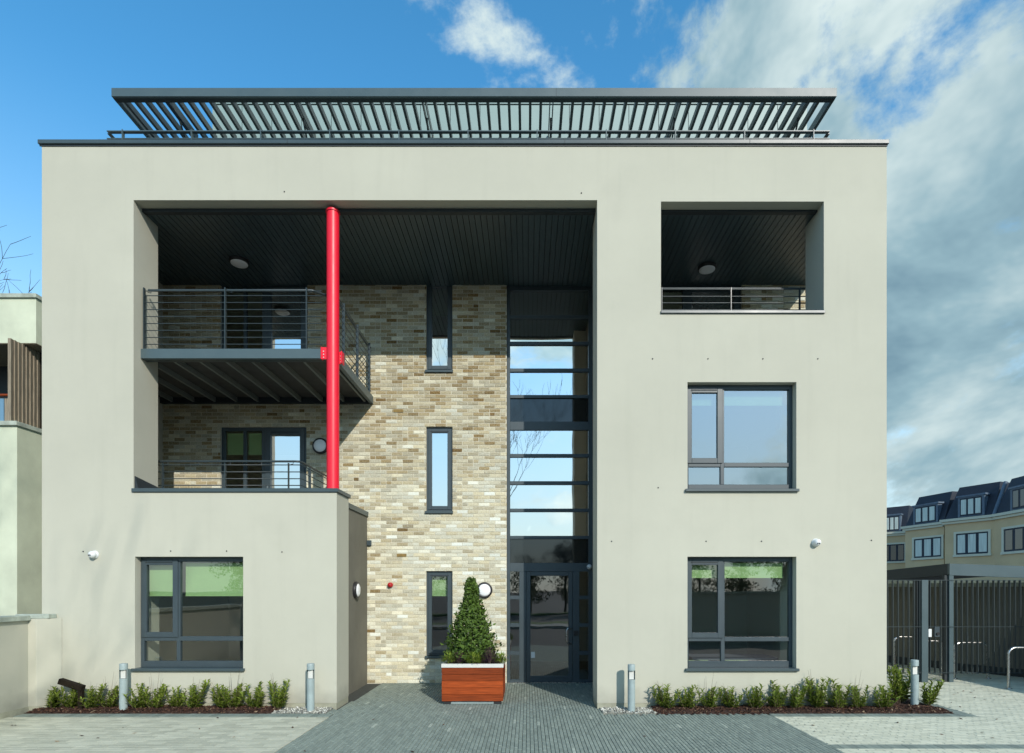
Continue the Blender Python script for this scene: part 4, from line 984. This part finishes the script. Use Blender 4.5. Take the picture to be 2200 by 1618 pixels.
def bare_tree(name, label, loc, hgt, seed, spread=.5, trunk=.16, levels=6, lean=(0, 0)):
    rnd = random.Random(seed); t = thing(name, label, 'tree', loc); tr_, br = MB(), MB()
    def grow(p, d, L, r, lv):
        pts = [p]; rr_ = [r]; q = p.copy(); dd_ = d.copy()
        for k in range(4):
            dd_ = (dd_ + Vector((rnd.uniform(-.16, .16), rnd.uniform(-.16, .16), rnd.uniform(-.04, .12)))).normalized(); q = q + dd_ * L / 4; pts.append(q.copy()); rr_.append(r * (1 - .11 * (k + 1)))
        (tr_ if lv <= 1 else br).tube(pts, rr_, 8 if lv < 2 else (5 if lv < 4 else 3), False)
        if lv >= levels: return
        n = rnd.choice([2, 3, 3]) if lv > 0 else 4
        for k in range(n):
            i = rnd.choice([2, 3, 4, 4]) if k else 4
            side = Vector((rnd.uniform(-1, 1), rnd.uniform(-1, 1), rnd.uniform(-.2, .7))).normalized()
            grow(pts[i], (dd_ * (1 - spread) + side * spread + Vector((0, 0, .12))).normalized(), L * rnd.uniform(.58, .82), max(.0075, rr_[i] * rnd.uniform(.5, .7)), lv + 1)
    grow(Vector((0, 0, -.1)), Vector((lean[0], lean[1], 1)).normalized(), hgt * .34, trunk, 0)
    tr_.build('trunk', 'bark', t); br.build('crown', 'bark', t)
    return t
bare_tree('bare_tree', 'leafless tree with thin branches reaching out above the neighbouring house', (-16.4, 7.5, 0), 13.2, 14, .6, .16, 6, (.10, 0))

# ================================================================== RIGHT YARD
yw = thing('yard_wall', 'rendered boundary wall behind the slatted fence of the bicycle yard', 'wall', (10.9, 3.2, 0))
def addy(mb, name, m, bevel=0):
    mb.v = [(v[0] - 10.9, v[1] - 3.2, v[2]) for v in mb.v]; return mb.build(name, m, yw, bevel=bevel)
pl_ = [(10.95, -6), (10.92, 3.26), (10.2, 4.37), (9.7, 5.7), (8.8, 8)]
def offs(pts, d): return [(p[0] + d, p[1] + .05) for p in pts[::-1]]
addy(MB().prism(pl_ + offs(pl_, .3), .18, 2.0), 'wall_face', 'render_darkgrey')
pl2 = [(p[0] - .02, p[1]) for p in pl_]; addy(MB().prism(pl2 + offs(pl_, .32), -.1, .18), 'plinth', 'dark_trim')
pl3 = [(p[0] - .05, p[1]) for p in pl_]; addy(MB().prism(pl3 + offs(pl_, .35), 2.0, 2.09), 'coping_stone', 'stone_coping')

YFn = 2.64
fn = thing('slat_fence', 'dark grey metal fence of upright slats between building and bicycle yard', 'fence', (8.3, YFn, 0))
zf0, zf1 = PZ(1447, YFn), PZ(1246, YFn); zfm = PZ(1346.5, YFn)
sl = MB().box(-.006, .006, -.034, .018, zf0, zf1 - .012).mesh('slat'); sl.materials.append(MATS['rail_paint'])
xg0, xg1 = PX(1977, YFn), PX(1991, YFn); xp0, xp1 = PX(2038, YFn), PX(2047.5, YFn)
fx = PX(1860, YFn); nslat = 0
while fx < 11.0:
    if not (xg0 - .02 < fx < xg1 + .02 or xp0 - .02 < fx < xp1 + .02): link('slat', sl, fn, origin=(fx - 8.3, 0, 0))
    fx += .111
for z, nm in ((zf1 - .006, 'top_rail'), (zfm, 'middle_rail'), (zf0 + .02, 'bottom_rail')):
    MB().box(XR + .01 - 8.3, 11.0 - 8.3, -.04, -.034, z - .006, z + .006).build(nm, 'rail_paint', fn)
MB().box(xg0 - 8.3, xg1 - 8.3, -.05, .09, 0, zf1).build('gate_post', 'steel_paint', fn, bevel=.004)
MB().box(xg0 - .06 - 8.3, xg0 - .001 - 8.3, 0, .08, .02, zf1 - .02).build('gate_post', 'dark_trim', fn)
MB().box(PX(2003, YFn) - 8.3, PX(2014, YFn) - 8.3, -.07, -.02, PZ(1368, YFn), PZ(1346, YFn)).build('lock_box', 'frame_paint', fn, bevel=.004)
MB().box(PX(1991.5, YFn) - 8.3, PX(1998, YFn) - 8.3, -.05, -.045, PZ(1368, YFn), PZ(1351, YFn)).build('notice_plate', 'white_plastic', fn)
MB().lathe([(.03, 0), (.03, .025)], (PX(2009, YFn) - 8.3, -.07, PZ(1361, YFn)), (0, -1, 0), 16).build('lock_knob', 'black_plastic', fn)

cn = thing('bicycle_canopy', 'flat grey metal canopy on a square post over the bicycle yard', 'canopy', (8.84, YFn, 0))
MB().box(xp0 - 8.84, xp1 - 8.84, -.02, .07, 0, PZ(1236, YFn) + .02).build('post', 'steel_paint', cn, bevel=.003)
MB().box(xp0 - .07 - 8.84, xp0 - .001 - 8.84, .02, .09, 0, PZ(1236, YFn)).build('back_post', 'dark_trim', cn)
zc0, zc1 = PZ(1236, YFn), PZ(1211, YFn); X0c = PX(2038, YFn) - 8.84
def cpt(x, y, z): return (x, y, z - .035 * x - .035 * y)
def canopy(b, z0, z1, x0, x1, y0, y1):
    b.add([cpt(x0, y0, z0), cpt(x1, y0, z0), cpt(x1, y1, z0), cpt(x0, y1, z0), cpt(x0, y0, z1), cpt(x1, y0, z1), cpt(x1, y1, z1), cpt(x0, y1, z1)], [(0, 3, 2, 1), (4, 5, 6, 7), (0, 1, 5, 4), (1, 2, 6, 5), (2, 3, 7, 6), (3, 0, 4, 7)])
    return b
canopy(MB(), zc0, zc1, X0c, 2.6, -.03, .03).build('front_fascia', 'steel_paint', cn); canopy(MB(), zc0, zc1, X0c, X0c + .06, .031, 4.5).build('side_fascia', 'dark_trim', cn)
canopy(MB(), zc1 - .06, zc1 - .01, X0c + .061, 2.55, .031, 4.5).build('roof', 'dark_trim', cn)

def hoop(x0, x1, Y, hgt, label):
    t = thing('bicycle_stand', label, 'bicycle stand', ((x0 + x1) / 2, Y, 0), 'hoop bicycle stands'); w = (x1 - x0) / 2; r = .13; pts = [(-w, 0, -.05), (-w, 0, hgt - r)]
    for k in range(1, 6): a = k / 6 * math.pi / 2; pts.append((-w + r - r * math.cos(a), 0, hgt - r + r * math.sin(a)))
    pts += [(-w + r, 0, hgt), (w - r, 0, hgt)]
    for k in range(1, 6): a = k / 6 * math.pi / 2; pts.append((w - r + r * math.sin(a), 0, hgt - r + r * math.cos(a)))
    pts += [(w, 0, hgt - r), (w, 0, -.05)]
    MB().tube(pts, .025, 12).build('hoop', 'stainless', t)
    for s in (-1, 1): MB().lathe([(.06, 0), (.06, .006), (.03, .012)], (s * w, 0, .004), (0, 0, 1), 16).build('foot_plate', 'stainless', t)
hoop(9.39, 10.1, 1.85, .8, 'stainless hoop bicycle stand on the open paving in front of the slat fence')
hoop(9.27, 10.0, 3.1, .78, 'stainless hoop bicycle stand directly behind the fence, right of the canopy post')
hoop(8.75, 9.3, 3.5, .78, 'stainless hoop bicycle stand behind the fence between gate post and canopy post')
hoop(8.93, 9.45, 4.6, .78, 'stainless hoop bicycle stand deepest in the yard, behind the slats next to the building')

# ---- mansard terrace in the distance
DT = 5.0
tb = thing('terraced_house', 'distant stepped terrace with ochre render, white framed windows and dark mansard roof', 'house', (31, 30, 0))
def addt(mb, name, m, parent=None): 
    mb.v = [(v[0] - 31, v[1] - 30, v[2]) for v in mb.v]; return mb.build(name, m, parent or tb)
ze = H + DT
def tp(px, dy):                                             # a point of the eaves line: its height over the eye gives its depth
    s = dy / DT; return Vector(((px - VX) / s, F / s - D))
blocks = [(tp(1880, 118.5), tp(1947, 123)), (tp(1945, 132.5), tp(2028, 143)), (tp(2030, 147), tp(2135, 158)), (tp(2135, 158), tp(2235, 176))]
def along(a, b, t, o=0, z=0):
    p = a.lerp(b, t); d = (b - a).normalized(); nrm = Vector((d.y, -d.x))
    if nrm.dot(Vector((0, -D)) - a) < 0: nrm = -nrm
    q = p + nrm * o; return (q.x, q.y, z)
def wallbox(a, b, t0, t1, o0, o1, z0, z1):
    vs_ = [along(a, b, t, o, z) for z in (z0, z1) for t, o in ((t0, o1), (t1, o1), (t1, o0), (t0, o0))]
    return MB().add(vs_, [(0, 3, 2, 1), (4, 5, 6, 7), (0, 1, 5, 4), (1, 2, 6, 5), (2, 3, 7, 6), (3, 0, 4, 7)])
for i, (a, b) in enumerate(blocks):
    addt(wallbox(a, b, 0, 1, -7, 0, -.1, ze), 'wall', 'terrace_render')
    L = (b - a).length
    addt(wallbox(a, b, -.15 / L, 1, 0.0, .12, ze - .32, ze - .16), 'cornice', 'stucco_trim'); addt(wallbox(a, b, -.25 / L, 1, 0, .22, ze - .14, ze + .04), 'cornice', 'stucco_trim')
    # mansard: sloping front and end
    rs = MB(); hr = 2.35; e0, e1 = 0, 1; k0 = .55 / L
    P0, P1, Q0, Q1 = along(a, b, e0, 0, ze + .04), along(a, b, e1, 0, ze + .04), along(a, b, k0, -.75, ze + hr), along(a, b, e1, -.75, ze + hr)
    B0, B1, C0, C1 = along(a, b, e0, -7, ze + .04), along(a, b, e1, -7, ze + .04), along(a, b, k0, -6.3, ze + hr), along(a, b, e1, -6.3, ze + hr)
    rs.quad(P0, P1, Q1, Q0); rs.quad(B0, P0, Q0, C0); rs.quad(Q0, Q1, C1, C0); rs.quad(P1, B1, C1, Q1)
    roof = addt(rs, 'mansard_roof', 'mansard_slate')
    if i == 3: addt(MB().tube([along(a, b, .02, .02, ze + .05), along(a, b, .02, -.72, ze + hr - .1)], .12, 6), 'lead_flashing', 'lead')
    # dormer
    dl, dr = (.28, .82) if i != 1 else (.22, .85)
    if i == 3: dl, dr = .38, .95
    dz0, dz1 = ze + .10, ze + 1.5
    addt(wallbox(a, b, dl, dr, -.9, .0, dz0, dz1), 'dormer', 'lead')
    addt(wallbox(a, b, dl - .03, dr + .03, -.9, .06, dz1, dz1 + .12), 'dormer_roof', 'lead')
    def trip(t0, t1, z0, z1, o, dark=False):
        w_ = addt(wallbox(a, b, t0, t1, o, o + .02, z0, z1), 'window', 'mansard_slate')
        for q in range(3):
            u0, u1 = t0 + (t1 - t0) * (q + .14) / 3, t0 + (t1 - t0) * (q + .86) / 3
            addt(wallbox(a, b, u0, u1, o + .02, o + .03, z0 + .12, z1 - .1), 'pane', 'spandrel' if dark else 'curtain_cloth', w_)
    trip(dl + .05, dr - .05, dz0 + .05, dz1 - .08, 0.0, i == 3)
    wl, wr = (.25, .95) if i < 2 else (.25, .9)
    wz0, wz1 = PZ(1192, F / (150 / DT) - D), PZ(1147, F / (150 / DT) - D)
    if i < 2: wz0 -= .0
    fr_ = addt(wallbox(a, b, wl - .05, wr + .05, 0, .06, wz1, wz1 + .14), 'window_surround', 'stucco_trim'); addt(wallbox(a, b, wl - .06, wr + .06, 0, .10, wz0 - .16, wz0), 'window_sill', 'stucco_trim')
    addt(wallbox(a, b, wl - .05, wl, 0, .06, wz0, wz1), 'window_surround', 'stucco_trim'); addt(wallbox(a, b, wr, wr + .05, 0, .06, wz0, wz1), 'window_surround', 'stucco_trim')
    trip(wl, wr, wz0, wz1, .0, i in (0, 3))

# ================================================================== BEHIND THE CAMERA (seen in the glass)
MB().box(-60, 60, -17.0, -15.2, -.13, -.02).build('footpath', 'pavement_concrete', None, 'structure')
MB().box(-60, 60, -19.2, -17.0, -.13, -.03).build('grass_verge', 'grass', None, 'structure')
MB().box(-60, 60, -32.0, -30.0, -.13, -.03).build('far_verge', 'grass', None, 'structure')
for x0, x1, lb in ((-24, -5.2, 'rendered street wall left of the gateway, mirrored in the left window'), (5.4, 26, 'rendered street wall right of the gateway, mirrored in the right window')):
    w_ = thing('street_wall', lb, 'wall', ((x0 + x1) / 2, -13.6, 0)); h_ = (x1 - x0) / 2
    MB().box(-h_, h_, -.12, .12, -.1, 1.75).build('wall_face', 'render_cream', w_); MB().box(-h_ - .05, h_ + .05, -.18, .18, 1.75, 1.84).build('coping_stone', 'stone_coping', w_)
    for k in range(3): xx = -h_ + .3 + k * (2 * h_ - .6) / 2; MB().box(xx - .3, xx + .3, -.2, .2, -.1, 1.749).build('pier', 'render_cream', w_)
def ever_mesh(seed, hgt, r):
    rnd = random.Random(seed); b = MB(); s = MB(); s.tube([(0, 0, -.1), (0, 0, hgt * .8)], [.14, .04], 8)
    cl = [(Vector((rnd.gauss(0, r * .45), rnd.gauss(0, r * .45), hgt * rnd.uniform(.22, .9))), rnd.uniform(.35, .75)) for _ in range(26)]
    for c, q in cl: s.tube([(0, 0, c.z * .8), tuple(c)], [.04, .015], 4, False)
    for i in range(3000):
        c, q = rnd.choice(cl); d = Vector((rnd.gauss(0, 1), rnd.gauss(0, 1), rnd.gauss(0, 1))).normalized(); p = c + d * q * rnd.uniform(.6, 1.05)
        b.tone = rnd.random(); leaf(b, p, d + Vector((rnd.uniform(-1, 1), rnd.uniform(-1, 1), rnd.uniform(-.5, 1))), rnd.uniform(.14, .28), .12, Vector((0, 0, 1)))
    return b, s
EV = []
for i in range(3):
    b, s = ever_mesh(50 + i, 5.2 + i * .6, 1.6); a = b.mesh('crown'); a.materials.append(MATS['leaf_evergreen']); c = s.mesh('trunk'); c.materials.append(MATS['bark']); EV.append((a, c))
for i, x in enumerate((-21, -17.2, -13.5, -9.8, -6.5, -3.4, .2, 3.2, 6.5, 9.5, 12.8, 16.2, 19.5, 23)):
    t = thing('evergreen_tree', 'dark evergreen tree across the road, mirrored in the ground floor glass', 'tree', (x, -33 + random.uniform(-1, 1), 0), 'evergreens across the road', random.uniform(0, 6)); v = EV[i % 3]
    link('crown', v[0], t); link('trunk', v[1], t)
bare_tree('bare_tree', 'tall leafless street tree mirrored in the stair glazing, its shadow on the facade edge', (-2.6, -18.2, 0), 15.5, 31, .38, .19, 6)
